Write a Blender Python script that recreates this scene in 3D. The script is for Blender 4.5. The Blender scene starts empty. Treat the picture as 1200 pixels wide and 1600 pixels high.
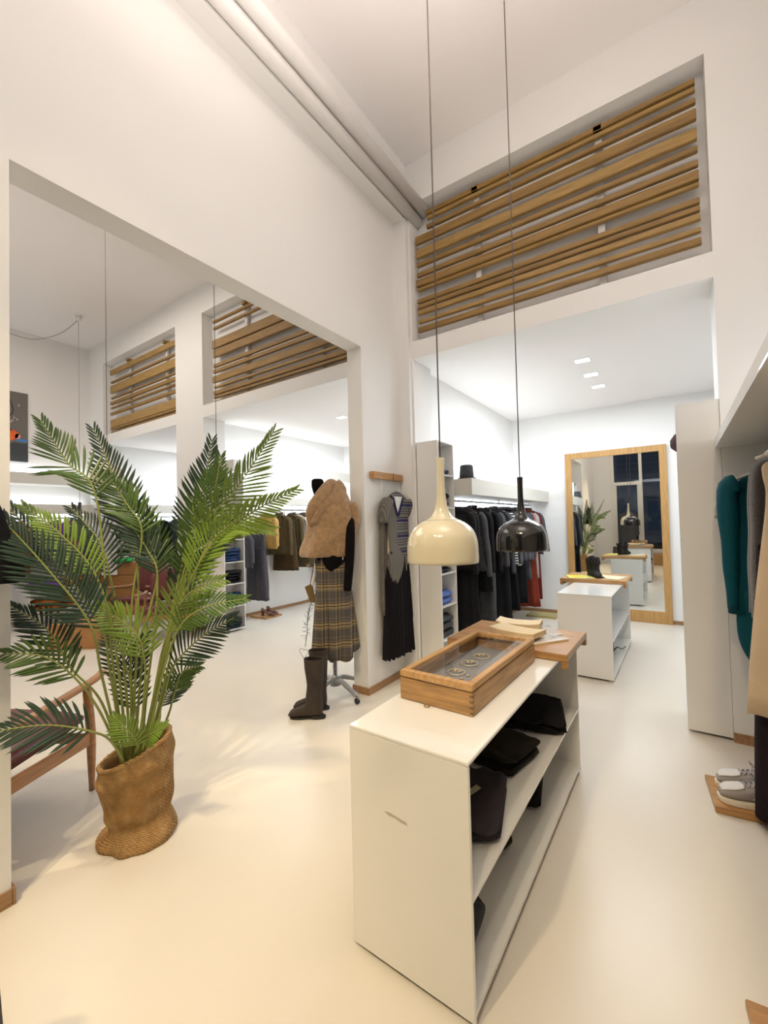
import bpy, bmesh, math, random
from math import sin, cos, pi, sqrt, atan2, radians
from mathutils import Vector, Matrix, noise
S = bpy.context.scene
C = S.collection
random.seed(7)

# ---------------------------------------------------------------- camera
cam_d = bpy.data.cameras.new('camera'); cam = bpy.data.objects.new('camera', cam_d); C.objects.link(cam)
cam_d.sensor_fit = 'VERTICAL'; cam_d.sensor_height = 24.0; cam_d.sensor_width = 18.0
cam_d.lens = 24.0 * 664.6 / 1600.0; cam_d.clip_start = 0.05; cam_d.clip_end = 200
yaw, pitch, roll = -0.60288, 0.02451, -0.02483
fwd = Vector((sin(yaw)*cos(pitch), cos(yaw)*cos(pitch), sin(pitch)))
rgt = Vector((cos(yaw), -sin(yaw), 0)); upv = rgt.cross(fwd)
r2 = cos(roll)*rgt + sin(roll)*upv; u2 = -sin(roll)*rgt + cos(roll)*upv
cam.matrix_world = Matrix(((r2.x, u2.x, -fwd.x, 0), (r2.y, u2.y, -fwd.y, 0), (r2.z, u2.z, -fwd.z, 1.45), (0, 0, 0, 1)))
S.camera = cam

# ---------------------------------------------------------------- world, exposure
W = bpy.data.worlds.new('night'); S.world = W; W.use_nodes = True
W.node_tree.nodes['Background'].inputs[0].default_value = (0.02, 0.03, 0.05, 1)
W.node_tree.nodes['Background'].inputs[1].default_value = 0.6
vs = S.view_settings; vs.view_transform = 'Standard'; vs.look = 'None'; vs.gamma = 1.0; vs.use_curve_mapping = False
vs.exposure = 0.03

# ---------------------------------------------------------------- lamps (track spots, unseen area lights, upward fills added for the ceilings)
def area(name, loc, size, power, color, rot=(0, 0, 0), sizey=None, spread=pi):
    d = bpy.data.lights.new(name, 'AREA'); d.energy = power; d.color = color; d.size = size; d.spread = spread
    if sizey: d.shape = 'RECTANGLE'; d.size_y = sizey
    o = bpy.data.objects.new(name, d); C.objects.link(o); o.location = loc; o.rotation_euler = rot; return o
def spot(name, loc, target, power, color, angle=60, blend=.5, radius=.05):
    d = bpy.data.lights.new(name, 'SPOT'); d.energy = power; d.color = color; d.spot_size = radians(angle); d.spot_blend = blend; d.shadow_soft_size = radius
    o = bpy.data.objects.new(name, d); C.objects.link(o); o.location = loc
    o.rotation_euler = (Vector(target) - Vector(loc)).to_track_quat('-Z', 'Y').to_euler(); return o
WARM = (1.0, .79, .46); NEUT = (1.0, .90, .81); PINK = (1.0, .88, .82); COOL = (.86, .93, 1.0)
spot('track_lamp', (-1.0, -1.05, 4.1), (-1.3, .75, 0), 235, WARM, 62, .8, .06)
spot('track_lamp', (-.2, -1.05, 4.1), (-.5, 2.0, 0.3), 140, WARM, 56, .8, .06)
spot('track_lamp', (-1.35, -1.0, 4.0), (-2.05, .9, 0), 250, WARM, 42, .8, .05)
spot('track_lamp', (.3, -1.0, 4.1), (.4, 2.6, 0.6), 130, WARM, 50, .8, .05)
spot('track_lamp', (-1.1, -.9, 4.1), (-2.3, 2.7, 1.0), 90, WARM, 40, .8, .05)
area('front_room_light', (-.3, 1.3, 4.82), 1.4, 15, NEUT, (0, 0, 0))
area('side_room_light', (-6.0, 1.2, 4.82), 3.0, 85, NEUT, (0, 0, 0))
area('ceiling_fill', (-.5, .9, 3.3), 1.4, 44, PINK, (pi, 0, 0), None, 2.4)  # unseen upward area light, added to brighten the front ceiling
area('ceiling_fill', (-5.8, .8, 3.2), 2.4, 9, NEUT, (pi, 0, 0))  # same added fill for the side room ceiling
spot('side_room_lamp', (-3.4, -1.0, 4.0), (-2.9, 1.2, 0), 170, WARM, 60, .6, .04)
spot('side_room_lamp', (-5.4, -1.0, 4.0), (-4.4, 2.2, 0), 130, WARM, 60, .6, .04)

# ---------------------------------------------------------------- materials
_M = {}
def mat(name, col, rough=.6, metal=0.0, emit=0.0, var=0.0, vscale=12, bump=0.0, bscale=60, coat=0.0, spec=.5, sheen=0.0, stretch=None, col2=None):
    if name in _M: return _M[name]
    m = bpy.data.materials.new(name); m.use_nodes = True; nt = m.node_tree; b = nt.nodes['Principled BSDF']
    b.inputs['Base Color'].default_value = (*col, 1); b.inputs['Roughness'].default_value = rough; b.inputs['Metallic'].default_value = metal
    b.inputs['Coat Weight'].default_value = coat; b.inputs['Coat Roughness'].default_value = .08
    b.inputs['Specular IOR Level'].default_value = spec; b.inputs['Sheen Weight'].default_value = sheen; b.inputs['Sheen Roughness'].default_value = .5
    if emit:
        b.inputs['Emission Color'].default_value = (*col, 1); b.inputs['Emission Strength'].default_value = emit
    if var or bump:
        tc = nt.nodes.new('ShaderNodeTexCoord'); mp = nt.nodes.new('ShaderNodeMapping'); nt.links.new(tc.outputs['Object'], mp.inputs[0])
        if stretch: mp.inputs['Scale'].default_value = stretch
    if var:
        n = nt.nodes.new('ShaderNodeTexNoise'); n.inputs['Scale'].default_value = vscale; n.inputs['Detail'].default_value = 5
        nt.links.new(mp.outputs[0], n.inputs['Vector'])
        r = nt.nodes.new('ShaderNodeValToRGB'); nt.links.new(n.outputs[0], r.inputs[0])
        c2 = col2 or tuple(max(0, c*(1-var)) for c in col); c1 = tuple(min(1, c*(1+var*.6)) for c in col)
        r.color_ramp.elements[0].position = .3; r.color_ramp.elements[1].position = .7
        r.color_ramp.elements[0].color = (*c2, 1); r.color_ramp.elements[1].color = (*c1, 1)
        nt.links.new(r.outputs[0], b.inputs['Base Color'])
    if bump:
        n2 = nt.nodes.new('ShaderNodeTexNoise'); n2.inputs['Scale'].default_value = bscale; n2.inputs['Detail'].default_value = 3
        nt.links.new(mp.outputs[0], n2.inputs['Vector'])
        bp = nt.nodes.new('ShaderNodeBump'); bp.inputs['Strength'].default_value = bump; bp.inputs['Distance'].default_value = .01
        nt.links.new(n2.outputs[0], bp.inputs['Height']); nt.links.new(bp.outputs[0], b.inputs['Normal'])
    _M[name] = m; return m
def wood(name, c1, c2, axis=1, scale=1.0, rough=.45, coat=.2):
    if name in _M: return _M[name]
    st = [14, 14, 14]; st[axis] = 1.2
    return mat(name, c1, rough, var=.3, vscale=4*scale, stretch=tuple(st), col2=c2, bump=.05, bscale=20, coat=coat)
def stripes(name, bands, axis='Z', base=(.1, .1, .1), rough=.9, period=.1, other=None):
    """horizontal bands repeated every period metres; bands = (start fraction, colour)"""
    if name in _M: return _M[name]
    m = bpy.data.materials.new(name); m.use_nodes = True; nt = m.node_tree; b = nt.nodes['Principled BSDF']; b.inputs['Roughness'].default_value = rough
    tc = nt.nodes.new('ShaderNodeTexCoord'); sp = nt.nodes.new('ShaderNodeSeparateXYZ'); nt.links.new(tc.outputs['Object'], sp.inputs[0])
    def ramp(ax, per, bs):
        d = nt.nodes.new('ShaderNodeMath'); d.operation = 'DIVIDE'; d.inputs[1].default_value = per; nt.links.new(sp.outputs[ax], d.inputs[0])
        a = nt.nodes.new('ShaderNodeMath'); a.operation = 'ADD'; a.inputs[1].default_value = 100; nt.links.new(d.outputs[0], a.inputs[0])
        f = nt.nodes.new('ShaderNodeMath'); f.operation = 'FRACT'; nt.links.new(a.outputs[0], f.inputs[0])
        r = nt.nodes.new('ShaderNodeValToRGB'); r.color_ramp.interpolation = 'CONSTANT'; nt.links.new(f.outputs[0], r.inputs[0])
        els = r.color_ramp.elements
        els[0].position = 0; els[0].color = (*bs[0][1], 1); els[1].position = bs[1][0]; els[1].color = (*bs[1][1], 1)
        for p, c in bs[2:]:
            e = els.new(p); e.color = (*c, 1)
        return r
    r1 = ramp(axis, period, bands)
    out = r1.outputs[0]
    if other:
        r2_ = ramp(other[0], other[1], other[2]); mx = nt.nodes.new('ShaderNodeMix'); mx.data_type = 'RGBA'; mx.inputs['Factor'].default_value = .5
        nt.links.new(r1.outputs[0], mx.inputs['A']); nt.links.new(r2_.outputs[0], mx.inputs['B']); out = mx.outputs['Result']
    nt.links.new(out, b.inputs['Base Color'])
    _M[name] = m; return m

wall_m = mat('white_wall_paint', (.84, .83, .81), .75, bump=.03, bscale=90)
ceil_m = mat('ceiling_paint', (.85, .82, .80), .85)
floor_m = mat('resin_floor', (.72, .67, .59), .28, var=.04, vscale=1.2, spec=.4)
lacq = mat('white_lacquer', (.82, .81, .78), .12, coat=.3)
lacq2 = mat('white_metal', (.80, .79, .77), .3)
oak = wood('oak', (.46, .25, .09), (.33, .16, .05), 0)
oak_y = wood('oak_y', (.50, .27, .10), (.36, .18, .06), 1)
oak_z = wood('oak_z', (.52, .29, .10), (.40, .21, .07), 2)
slat_m = wood('slat_oak', (.30, .175, .05), (.21, .12, .034), 0, rough=.6, coat=0)
slat_m2 = wood('slat_oak_light', (.38, .235, .075), (.28, .17, .052), 0, rough=.6, coat=0)
base_m = wood('baseboard_oak', (.36, .20, .09), (.26, .14, .06), 1)
black_m = mat('black_plastic', (.012, .012, .013), .35)
steel = mat('brushed_steel', (.55, .56, .58), .3, 1.0)
led = mat('led_strip_light', (.86, .93, 1.0), .5, emit=13)
led2 = mat('led_strip_soft', (.88, .94, 1.0), .5, emit=9)
corn = mat('cornice_paint', (.66, .64, .58), .35)
led_s = mat('downlight_glow', (1, .97, .92), .5, emit=22)

# ---------------------------------------------------------------- mesh helpers
def bm_new(): return bmesh.new()
def bx(bm, x0, x1, y0, y1, z0, z1):
    v = [bm.verts.new(p) for p in ((x0,y0,z0),(x1,y0,z0),(x1,y1,z0),(x0,y1,z0),(x0,y0,z1),(x1,y0,z1),(x1,y1,z1),(x0,y1,z1))]
    for f in ((0,3,2,1),(4,5,6,7),(0,1,5,4),(1,2,6,5),(2,3,7,6),(3,0,4,7)): bm.faces.new([v[i] for i in f])
    return v
def loft(bm, rings, cap=True, closed=True, capend=True):
    R = [[bm.verts.new(p) for p in r] for r in rings]; n = len(R[0])
    for a, b in zip(R, R[1:]):
        for i in range(n if closed else n-1):
            j = (i+1) % n
            bm.faces.new((a[i], a[j], b[j], b[i]))
    if cap: bm.faces.new(R[0][::-1])
    if capend: bm.faces.new(R[-1])
    return R
def frame(t):
    t = Vector(t).normalized(); a = Vector((0, 0, 1)) if abs(t.z) < .9 else Vector((0, 1, 0))
    u = a.cross(t).normalized(); return u, t.cross(u)
def tube(bm, pts, rad, n=10, flat=1.0):
    pts = [Vector(p) for p in pts]; rings = []
    u0 = None
    for i, p in enumerate(pts):
        t = (pts[min(i+1, len(pts)-1)] - pts[max(i-1, 0)]).normalized()
        if u0 is None: u, v = frame(t)
        else:
            u = (u0 - t*u0.dot(t))
            u = u.normalized() if u.length > 1e-6 else frame(t)[0]
            v = t.cross(u)
        u0 = u
        r = rad[i] if isinstance(rad, (list, tuple)) else rad
        rings.append([p + u*(r*cos(2*pi*k/n)) + v*(r*flat*sin(2*pi*k/n)) for k in range(n)])
    loft(bm, rings)
def lathe(bm, prof, n=40, c=(0, 0, 0), cap=False):
    rings = [[Vector((c[0]+r*cos(2*pi*k/n), c[1]+r*sin(2*pi*k/n), c[2]+z)) for k in range(n)] for r, z in prof]
    loft(bm, rings, cap, True, cap)
def cat(pts, m=4):
    """catmull-rom through points (any tuples)"""
    P = [tuple(p) for p in pts]; out = []
    for i in range(len(P)-1):
        p0 = P[max(i-1, 0)]; p1 = P[i]; p2 = P[i+1]; p3 = P[min(i+2, len(P)-1)]
        for k in range(m):
            t = k/m
            out.append(tuple(.5*((2*b)+(c-a)*t+(2*a-5*b+4*c-d)*t*t+(3*b-a-3*c+d)*t**3) for a, b, c, d in zip(p0, p1, p2, p3)))
    out.append(P[-1]); return out
def build(name, bm, m, parent=None, smooth=False, bevel=0, kind=None, label=None, sub=0, solid=0):
    if bevel:
        bmesh.ops.bevel(bm, geom=[e for e in bm.edges], offset=bevel, segments=2, affect='EDGES', clamp_overlap=True)
    bmesh.ops.recalc_face_normals(bm, faces=bm.faces)
    me = bpy.data.meshes.new(name); bm.to_mesh(me); bm.free()
    for mm in (m if isinstance(m, (list, tuple)) else [m]): me.materials.append(mm)
    if smooth:
        for p in me.polygons: p.use_smooth = True
    o = bpy.data.objects.new(name, me); C.objects.link(o)
    if solid: md = o.modifiers.new('solid', 'SOLIDIFY'); md.thickness = solid
    if sub: md = o.modifiers.new('sub', 'SUBSURF'); md.levels = sub; md.render_levels = sub
    if parent: o.parent = parent
    if kind: o['kind'] = kind
    if label: o['label'] = label
    return o
def thing(name, label, category, loc=(0, 0, 0), rotz=0, group=None):
    o = bpy.data.objects.new(name, None); C.objects.link(o); o.location = loc; o.rotation_euler = (0, 0, rotz); o.empty_display_size = .1
    o['label'] = label; o['category'] = category
    if group: o['group'] = group
    return o
def tag(o, label, category, group=None):
    o['label'] = label; o['category'] = category
    if group: o['group'] = group
    return o
def copy_tree(o, parent=None):
    c = o.copy(); C.objects.link(c); c.parent = parent
    for ch in o.children: copy_tree(ch, c)
    return c
def dup(root, loc, rotz=0, label=None, group=None):
    c = copy_tree(root); c.location = loc; c.rotation_euler = (0, 0, rotz)
    if label: c['label'] = label
    if group: c['group'] = group
    return c
def box_obj(name, dims, m, parent=None, **k):
    bm = bm_new(); bx(bm, *dims); return build(name, bm, m, parent, **k)
def boxes_obj(name, lst, m, parent=None, **k):
    bm = bm_new()
    for d in lst: bx(bm, *d)
    return build(name, bm, m, parent, **k)

# ================================================================ SETTING
XW, XW2, YF, YF2 = -2.186, -2.34, 3.5, 3.85     # left wall faces, far wall faces
ZC = 4.9; XR = .75; YB = -1.5; XL = -9.2; YBB = 6.85
box_obj('floor', (XL-.2, XR+.2, YB-.0, YBB+.2, -.1, 0), floor_m, kind='structure')
box_obj('ceiling', (XL-.2, XR+.2, YB-.2, YF2, ZC, ZC+.1), ceil_m, kind='structure')
box_obj('ceiling', (XL-.2, XR+.2, YF2, YBB+.2, 3.04, 3.14), ceil_m, kind='structure')
# wall between the two rooms, with the wide opening
boxes_obj('wall_left', [(XW2, XW, YB, .55, 0, ZC), (XW2, XW, 2.885, YF, 0, ZC), (XW2, XW, .55, 2.885, 2.965, ZC)], wall_m, kind='structure')
box_obj('wall_right', (XR, XR+.15, YB, YBB, 0, ZC), wall_m, kind='structure')
box_obj('wall_side_room_left', (XL-.15, XL, YB, YBB, 0, ZC), wall_m, kind='structure')
box_obj('wall_back', (XL, XR, YBB, YBB+.12, 0, 3.14), wall_m, kind='structure')
# far wall with the three tall openings (top 3.0) and three recesses over them (3.17 - 4.5)
R = [(-2.03, .25), (-5.48, -2.62), (-8.62, -6.18)]
L = []
xs = [XL, -8.62, -6.18, -5.48, -2.62, -2.03, .25, XR]
for a, b in ((XL, -8.62), (-6.18, -5.48), (-2.62, -2.03), (.25, XR)): L.append((a, b, YF, YF2, 0, ZC))
for a, b in R:
    L += [(a, b, YF, YF2, 3.003, 3.17), (a, b, YF, YF2, 4.5, ZC), (a, b, YF+.16, YF2, 3.17, 4.5)]
boxes_obj('wall_far', L, wall_m, kind='structure')
# partitions behind the far wall between the bays
box_obj('wall_bay_partition', (-2.6, -2.15, YF2, YBB, 0, 3.04), wall_m, kind='structure')
box_obj('wall_bay_partition', (-6.1, -5.71, YF2, YBB, 0, 3.04), wall_m, kind='structure')
# oak baseboards
boxes_obj('baseboard_left', [(XW, XW+.012, 2.885, 3.487, 0, .06), (XW2-.012, XW+.012, 2.873, 2.8848, 0, .0602), (XW2-.012, XW2, 2.885, 3.487, 0, .06),
    (XW, XW+.012, YB, .55, 0, .06), (XW2-.012, XW+.012, .552, .562, 0, .0602), (XW2-.012, XW2, YB, .55, 0, .06)], base_m, kind='structure')
boxes_obj('baseboard_far', [(.25, XR, YF-.012, YF, 0, .06), (-2.62, -2.3525, YF-.012, YF, 0, .06), (-6.18, -5.48, YF-.012, YF, 0, .06), (XL, -8.62, YF-.012, YF, 0, .06)], base_m, kind='structure')
boxes_obj('baseboard_bays', [(-2.15, .75, YBB-.012, YBB, 0, .05), (-2.15, -2.138, YF2, YBB-.012, 0, .05), (-5.71, -5.698, YF2, YBB-.012, 0, .05), (-5.698, -2.6, YBB-.012, YBB, 0, .05), (XL, XL+.012, YB, YF-.012, 0, .05)], base_m, kind='structure')
# pipes / boxed cable runs along the top of the left wall
bm = bm_new(); bx(bm, XW, XW+.126, YB, YF, 4.36, 4.9); build('trim_1', bm, wall_m, kind='structure')
bm = bm_new(); tube(bm, [(-2.01, YB, 4.40), (-2.01, YF+.14, 4.40)], .05, 16); build('trim_2', bm, mat('pipe_paint', (.82, .80, .78), .5), smooth=True, kind='structure')
bm = bm_new(); tube(bm, [(-1.935, YB, 4.48), (-1.935, YF+.14, 4.48)], .055, 16); build('trim_3', bm, _M['pipe_paint'], smooth=True, kind='structure')
boxes_obj('trim_4', [(XW+.0, XW+.14, YF-.05, YF, 0, 4.36)], wall_m, kind='structure')

# front of the shop behind the camera: white frames, dark glass, white wall
boxes_obj('wall_front', [(-1.7, XR, YB-.15, YB, 3.9, ZC), (XL, -7.6, YB-.15, YB, 0, ZC), (-3.2, -1.7, YB-.15, YB, 0, ZC), (.6, XR, YB-.15, YB, 0, 3.9), (-7.6, -3.2, YB-.15, YB, 3.2, ZC)], wall_m, kind='structure')
fr = mat('white_window_frame', (.8, .78, .72), .4)
def glass(name='window_glass', rough=.0, tint=(1, 1, 1)):
    if name in _M: return _M[name]
    m = bpy.data.materials.new(name); m.use_nodes = True; nt = m.node_tree; nt.nodes.clear()
    o = nt.nodes.new('ShaderNodeOutputMaterial'); mix = nt.nodes.new('ShaderNodeMixShader'); t = nt.nodes.new('ShaderNodeBsdfTransparent'); g = nt.nodes.new('ShaderNodeBsdfGlossy')
    t.inputs[0].default_value = (*tint, 1); g.inputs['Roughness'].default_value = rough
    f = nt.nodes.new('ShaderNodeFresnel'); f.inputs[0].default_value = 1.5
    ge = nt.nodes.new('ShaderNodeNewGeometry'); iv = nt.nodes.new('ShaderNodeMath'); iv.operation = 'SUBTRACT'; iv.inputs[0].default_value = 1; nt.links.new(ge.outputs['Backfacing'], iv.inputs[1])
    mu = nt.nodes.new('ShaderNodeMath'); mu.operation = 'MULTIPLY'; nt.links.new(f.outputs[0], mu.inputs[0]); nt.links.new(iv.outputs[0], mu.inputs[1]); nt.links.new(mu.outputs[0], mix.inputs[0]); nt.links.new(t.outputs[0], mix.inputs[1]); nt.links.new(g.outputs[0], mix.inputs[2]); nt.links.new(mix.outputs[0], o.inputs[0])
    _M[name] = m; return m
gl = glass()
boxes_obj('door_1', [(-1.7, -1.6, YB-.1, YB+.02, 0, 3.9), (-.92, -.84, YB-.1, YB+.02, 0, 3.9), (-1.6, -.92, YB-.1, YB+.02, 2.42, 2.52), (-1.6, -.92, YB-.1, YB+.02, 0, .12), (-1.6, -1.54, YB-.08, YB, .12, 2.42), (-.98, -.92, YB-.08, YB, .12, 2.42)], fr, kind='structure')
boxes_obj('door_glass', [(-1.6, -.92, YB-.05, YB-.04, .12, 3.9)], gl, kind='structure')
boxes_obj('window_1', [(-.84, .6, YB-.1, YB, .35, .45), (.52, .6, YB-.1, YB, .45, 3.9), (-.84, .6, YB-.1, YB, 3.8, 3.9), (-.84, .6, YB-.1, YB+.0, 0, .35)], fr, kind='structure')
boxes_obj('window_glass', [(-.84, .52, YB-.05, YB-.04, .45, 3.8)], gl, kind='structure')
boxes_obj('window_2', [(-7.6, -7.5, YB-.1, YB, .35, 3.2), (-3.3, -3.2, YB-.1, YB, .35, 3.2), (-5.45, -5.35, YB-.1, YB, .45, 3.1), (-7.5, -3.3, YB-.1, YB, .35, .45), (-7.5, -3.3, YB-.1, YB, 3.1, 3.2), (-7.6, -3.2, YB-.1, YB, 0, .35)], fr, kind='structure')
boxes_obj('window_glass', [(-7.5, -3.3, YB-.05, YB-.04, .45, 3.1)], gl, kind='structure')
box_obj('pavement', (-14, 6, -14, YB-.15, -.12, -.02), mat('night_pavement', (.05, .05, .055), .8), kind='structure')
# track spotlight under the ceiling by the door
def track_light(x, label):
    t = thing('track_spotlight', label, 'spotlight', (x, -1.1, ZC))
    bm = bm_new(); tube(bm, [(0, 0, 0), (0, 0, -.62)], .012, 8); bx(bm, -.06, .06, -.03, .03, -.04, 0); build('stem', bm, lacq2, t)
    bm = bm_new(); tube(bm, [(0, 0, -.60), (0, .05, -.72)], [.05, .055], 16); build('lamp_body', bm, lacq2, t, smooth=True)
    bm = bm_new(); tube(bm, [(0, .052, -.722), (0, .075, -.775)], [.055, .085], 16); build('reflector', bm, mat('lamp_glow', (1, .85, .6), .5, emit=8), t, smooth=True)
track_light(-1.25, 'white track spotlight hanging over the entrance door, reflected in the tall mirror')

# ceiling downlights in the bays
def downlight(x, y, label, g=None):
    t = thing('downlight', label, 'ceiling light', (x, y, 3.04), 0, g)
    boxes_obj('rim', [(-.075, .075, -.06, -.05, -.006, 0), (-.075, .075, .05, .06, -.006, 0), (-.075, -.065, -.05, .05, -.006, 0), (.065, .075, -.05, .05, -.006, 0)], lacq2, t)
    box_obj('lens', (-.065, .065, -.05, .05, -.004, -.001), led_s, t)
downlight(-.735, 4.67, 'square ceiling downlight nearest the slatted wall, above the tall mirror room')
downlight(-.735, 5.2, 'square ceiling downlight, middle of the row of three')
downlight(-.735, 5.72, 'square ceiling downlight nearest the tall mirror, last of the row of three')
downlight(-4.08, 4.88, 'single square ceiling downlight in the middle bay behind the fur vest')

# ---------------------------------------------------------------- slatted grilles
def grille(x0, x1, zs, label, brs, top_short=0):
    t = thing('slatted_grille', label, 'wood slats', (x0, YF+.06, 3.17))
    z0 = 3.17
    for i, (a, b, dep, mm) in enumerate(zs):
        xs0 = x0 + (top_short if i < 3 else 0)
        bm = bm_new(); bx(bm, xs0-x0, x1-x0, dep, dep+.035, b-z0, a-z0)
        build('slat', bm, mm, t, bevel=.004)
    for bxx in brs:
        boxes_obj('batten', [(bxx-x0-.025, bxx-x0+.025, .05, .085, .03, 1.29)], mat('batten_white', (.7, .68, .65), .7), t)
        boxes_obj('bracket', [(bxx-x0-.03, bxx-x0+.03, -.0, .09, 1.215, 1.265)], slat_m, t, bevel=.003)
d1, d2 = slat_m, slat_m2
zs1 = [(4.425, 4.385, .0, d1), (4.378, 4.345, .012, d2), (4.285, 4.25, 0, d1), (4.205, 4.13, -.01, d1), (4.08, 4.0, 0, d2), (3.957, 3.917, .005, d1), (3.857, 3.815, 0, d1), (3.782, 3.715, -.01, d1),
       (3.712, 3.684, .01, d2), (3.595, 3.555, -.005, d1), (3.545, 3.51, .008, d1), (3.487, 3.444, 0, d2), (3.396, 3.363, .005, d2), (3.321, 3.273, -.005, d1)]
grille(-2.0, .20, zs1, 'wide oak slatted grille in the wall recess above the cream and black pendants', (-1.39, -.40), .12)
zs2 = [(4.36, 4.325, 0, d1), (4.27, 4.235, .01, d1), (4.07, 3.95, -.01, d1), (3.935, 3.83, .0, d1), (3.74, 3.69, .005, d1), (3.66, 3.61, 0, d1), (3.56, 3.47, -.01, d1), (3.43, 3.40, .01, d2), (3.355, 3.30, 0, d1), (3.285, 3.25, .0, d1), (3.22, 3.19, .01, d1)]
grille(-5.32, -2.72, zs2, 'dark oak slatted grille in the recess seen just under the opening edge', (-4.64, -3.3))
zs3 = [(4.36, 4.27, 0, d2), (4.16, 4.13, .01, d1), (4.09, 3.98, 0, d2), (3.93, 3.90, .01, d1), (3.85, 3.79, 0, d1), (3.745, 3.72, .005, d1), (3.65, 3.60, 0, d2), (3.50, 3.46, .01, d1), (3.40, 3.20, 0, d2)]
zs3 = [(4.36, 4.27, 0, d2), (4.16, 4.12, .01, d1), (4.07, 3.93, 0, d2), (3.86, 3.83, .01, d1), (3.78, 3.72, 0, d1), (3.68, 3.65, .005, d1), (3.58, 3.53, 0, d1), (3.44, 3.30, .0, d2), (3.295, 3.255, 0, d1), (3.235, 3.20, .01, d1)]
grille(-8.48, -6.26, zs3, 'light oak slatted grille at far left, in the third wall recess', (-7.84, -6.63))

# ---------------------------------------------------------------- shelf towers
def tower(x0, x1, label, face, shelves, ys=(3.505, 3.835)):
    """open side on +x (face=1) or -x (face=-1)"""
    t = thing('shelf_tower', label, 'shelving unit', (x0, ys[0], 0))
    w = x1-x0; d = ys[1]-ys[0]; th = .012
    box_obj('front_panel', (0, w, 0, th, .02, 2.2), lacq, t)
    box_obj('rear_panel', (0, w, d-th, d, .02, 2.2), lacq, t)
    s = (0, th) if face > 0 else (w-th, w)
    box_obj('back_panel', (s[0], s[1], th, d-th, .02, 2.2), lacq2, t)
    box_obj('top_panel', (th if face > 0 else 0, w if face > 0 else w-th, th, d-th, 2.188, 2.2), lacq, t)
    for z in shelves:
        box_obj('shelf', (th if face > 0 else 0, w if face > 0 else w-th, th, d-th, z-.012, z), lacq, t)
    return t
SH = (.04, .35, .66, .96, 1.27, 1.58, 1.89)
tower(-2.02, -1.795, 'tall white shelf tower holding folded knitwear, behind the cream pendant', 1, SH)
tower(-5.27, -5.045, 'tall white shelf tower stacked with folded jeans', 1, SH)
tower(-8.45, -8.22, 'tall white shelf tower at the far left bay, beyond the oak cash desk', 1, SH)
tower(.013, .248, 'tall white shelf tower standing at the right edge of the mirror room', -1, SH)

# ---------------------------------------------------------------- valances with light strips, rails
def valance(name, dims, label, ledtop=True, ledbot=True, wall='left', gloss=False, le=None):
    le = le or led
    t = thing(name, label, 'shelf', (dims[0], dims[2], dims[4]))
    x0, x1, y0, y1, z0, z1 = dims
    box_obj('box', (0, x1-x0, 0, y1-y0, 0, z1-z0), wall_m if gloss else corn, t)
    if gloss: box_obj('glossy_underside', (0, x1-x0, 0, y1-y0, -.008, 0), lacq, t)
    s = .06
    if wall == 'left': a, b = .0, s
    else: a, b = x1-x0-s, x1-x0
    if ledtop: box_obj('light_strip', (a+.05 if wall == 'left' else a-.05, b+.05 if wall == 'left' else b-.05, .05, y1-y0-.05, z1-z0, z1-z0+.012), le, t)
    if ledbot: box_obj('light_strip', (a+.03 if wall == 'left' else a-.03, b+.03 if wall == 'left' else b-.03, .05, y1-y0-.05, -.012, 0), le, t)
    return t
def rail(x, y0, y1, z, ztop, label):
    t = thing('clothes_rail', label, 'clothes rail', (x, y0, z))
    bm = bm_new(); tube(bm, [(0, 0, 0), (0, y1-y0, 0)], .011, 10); build('bar', bm, steel, t, smooth=True)
    for y in (.1, (y1-y0)/2, y1-y0-.1):
        bm = bm_new(); tube(bm, [(0, y, 0), (0, y, ztop-z)], .007, 8); build('bracket', bm, steel, t, smooth=True)
valance('light_valance', (-2.15, -1.62, 3.86, 6.85, 1.70, 1.86), 'white boxed shelf with glowing strip above the dark clothes by the tall mirror')
rail(-1.87, 3.87, 6.75, 1.655, 1.70, 'steel rail carrying the row of black and grey clothes')
valance('light_valance', (-5.71, -5.30, 3.86, 6.85, 1.78, 1.89), 'white boxed shelf with glowing strip above the olive blazers', le=led2)
rail(-5.44, 3.87, 6.75, 1.70, 1.78, 'steel rail carrying the olive blazers and slate trousers')
valance('light_cornice', (-5.71, -5.30, 3.86, 6.85, 2.25, 2.43), 'upper white cornice box with light strip, high over the olive blazers', le=led2)
valance('light_valance', (-3.10, -2.60, 3.86, 6.85, 1.86, 2.2), 'white boxed shelf end beside the opening edge, behind the fur vest', ledbot=True, wall='right', le=led2)
valance('light_valance', (-9.2, -8.8, -1.4, 3.4, 1.74, 1.90), 'long white boxed shelf with glowing strip under the painting', le=led2)
rail(-8.93, -1.3, 3.3, 1.67, 1.74, 'steel rail carrying the red and purple clothes')
valance('light_cornice', (-9.2, -8.8, -1.4, 3.45, 2.24, 2.42), 'upper white cornice box with light strip just below the painting', ledbot=False, le=led2)
valance('light_valance', (.218, .75, -.9, 3.485, 1.885, 1.935), 'glossy white shelf over the teal dress and grey cardigans', wall='right', ledbot=False, le=led2, gloss=True)
rail(.50, -.8, 3.45, 1.83, 1.89, 'steel rail carrying the teal dress and the camel coat')
box_obj('wall_bay_left_end', (-9.2, -8.75, YF2, YBB, 0, 3.04), wall_m, kind='structure')
valance('light_valance', (-8.75, -8.3, 3.86, 6.85, 1.74, 1.90), 'white boxed shelf in the far left bay over black clothes')
rail(-8.5, 3.87, 6.75, 1.67, 1.74, 'steel rail carrying black clothes in the far left bay')
area('bay_light', (-.7, 5.2, 3.0), 1.6, 58, COOL, (0, 0, 0))
area('bay_light', (-4.2, 5.2, 3.0), 1.8, 52, COOL, (0, 0, 0))
area('bay_light', (-7.4, 5.2, 3.0), 1.6, 44, COOL, (0, 0, 0))

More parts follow.
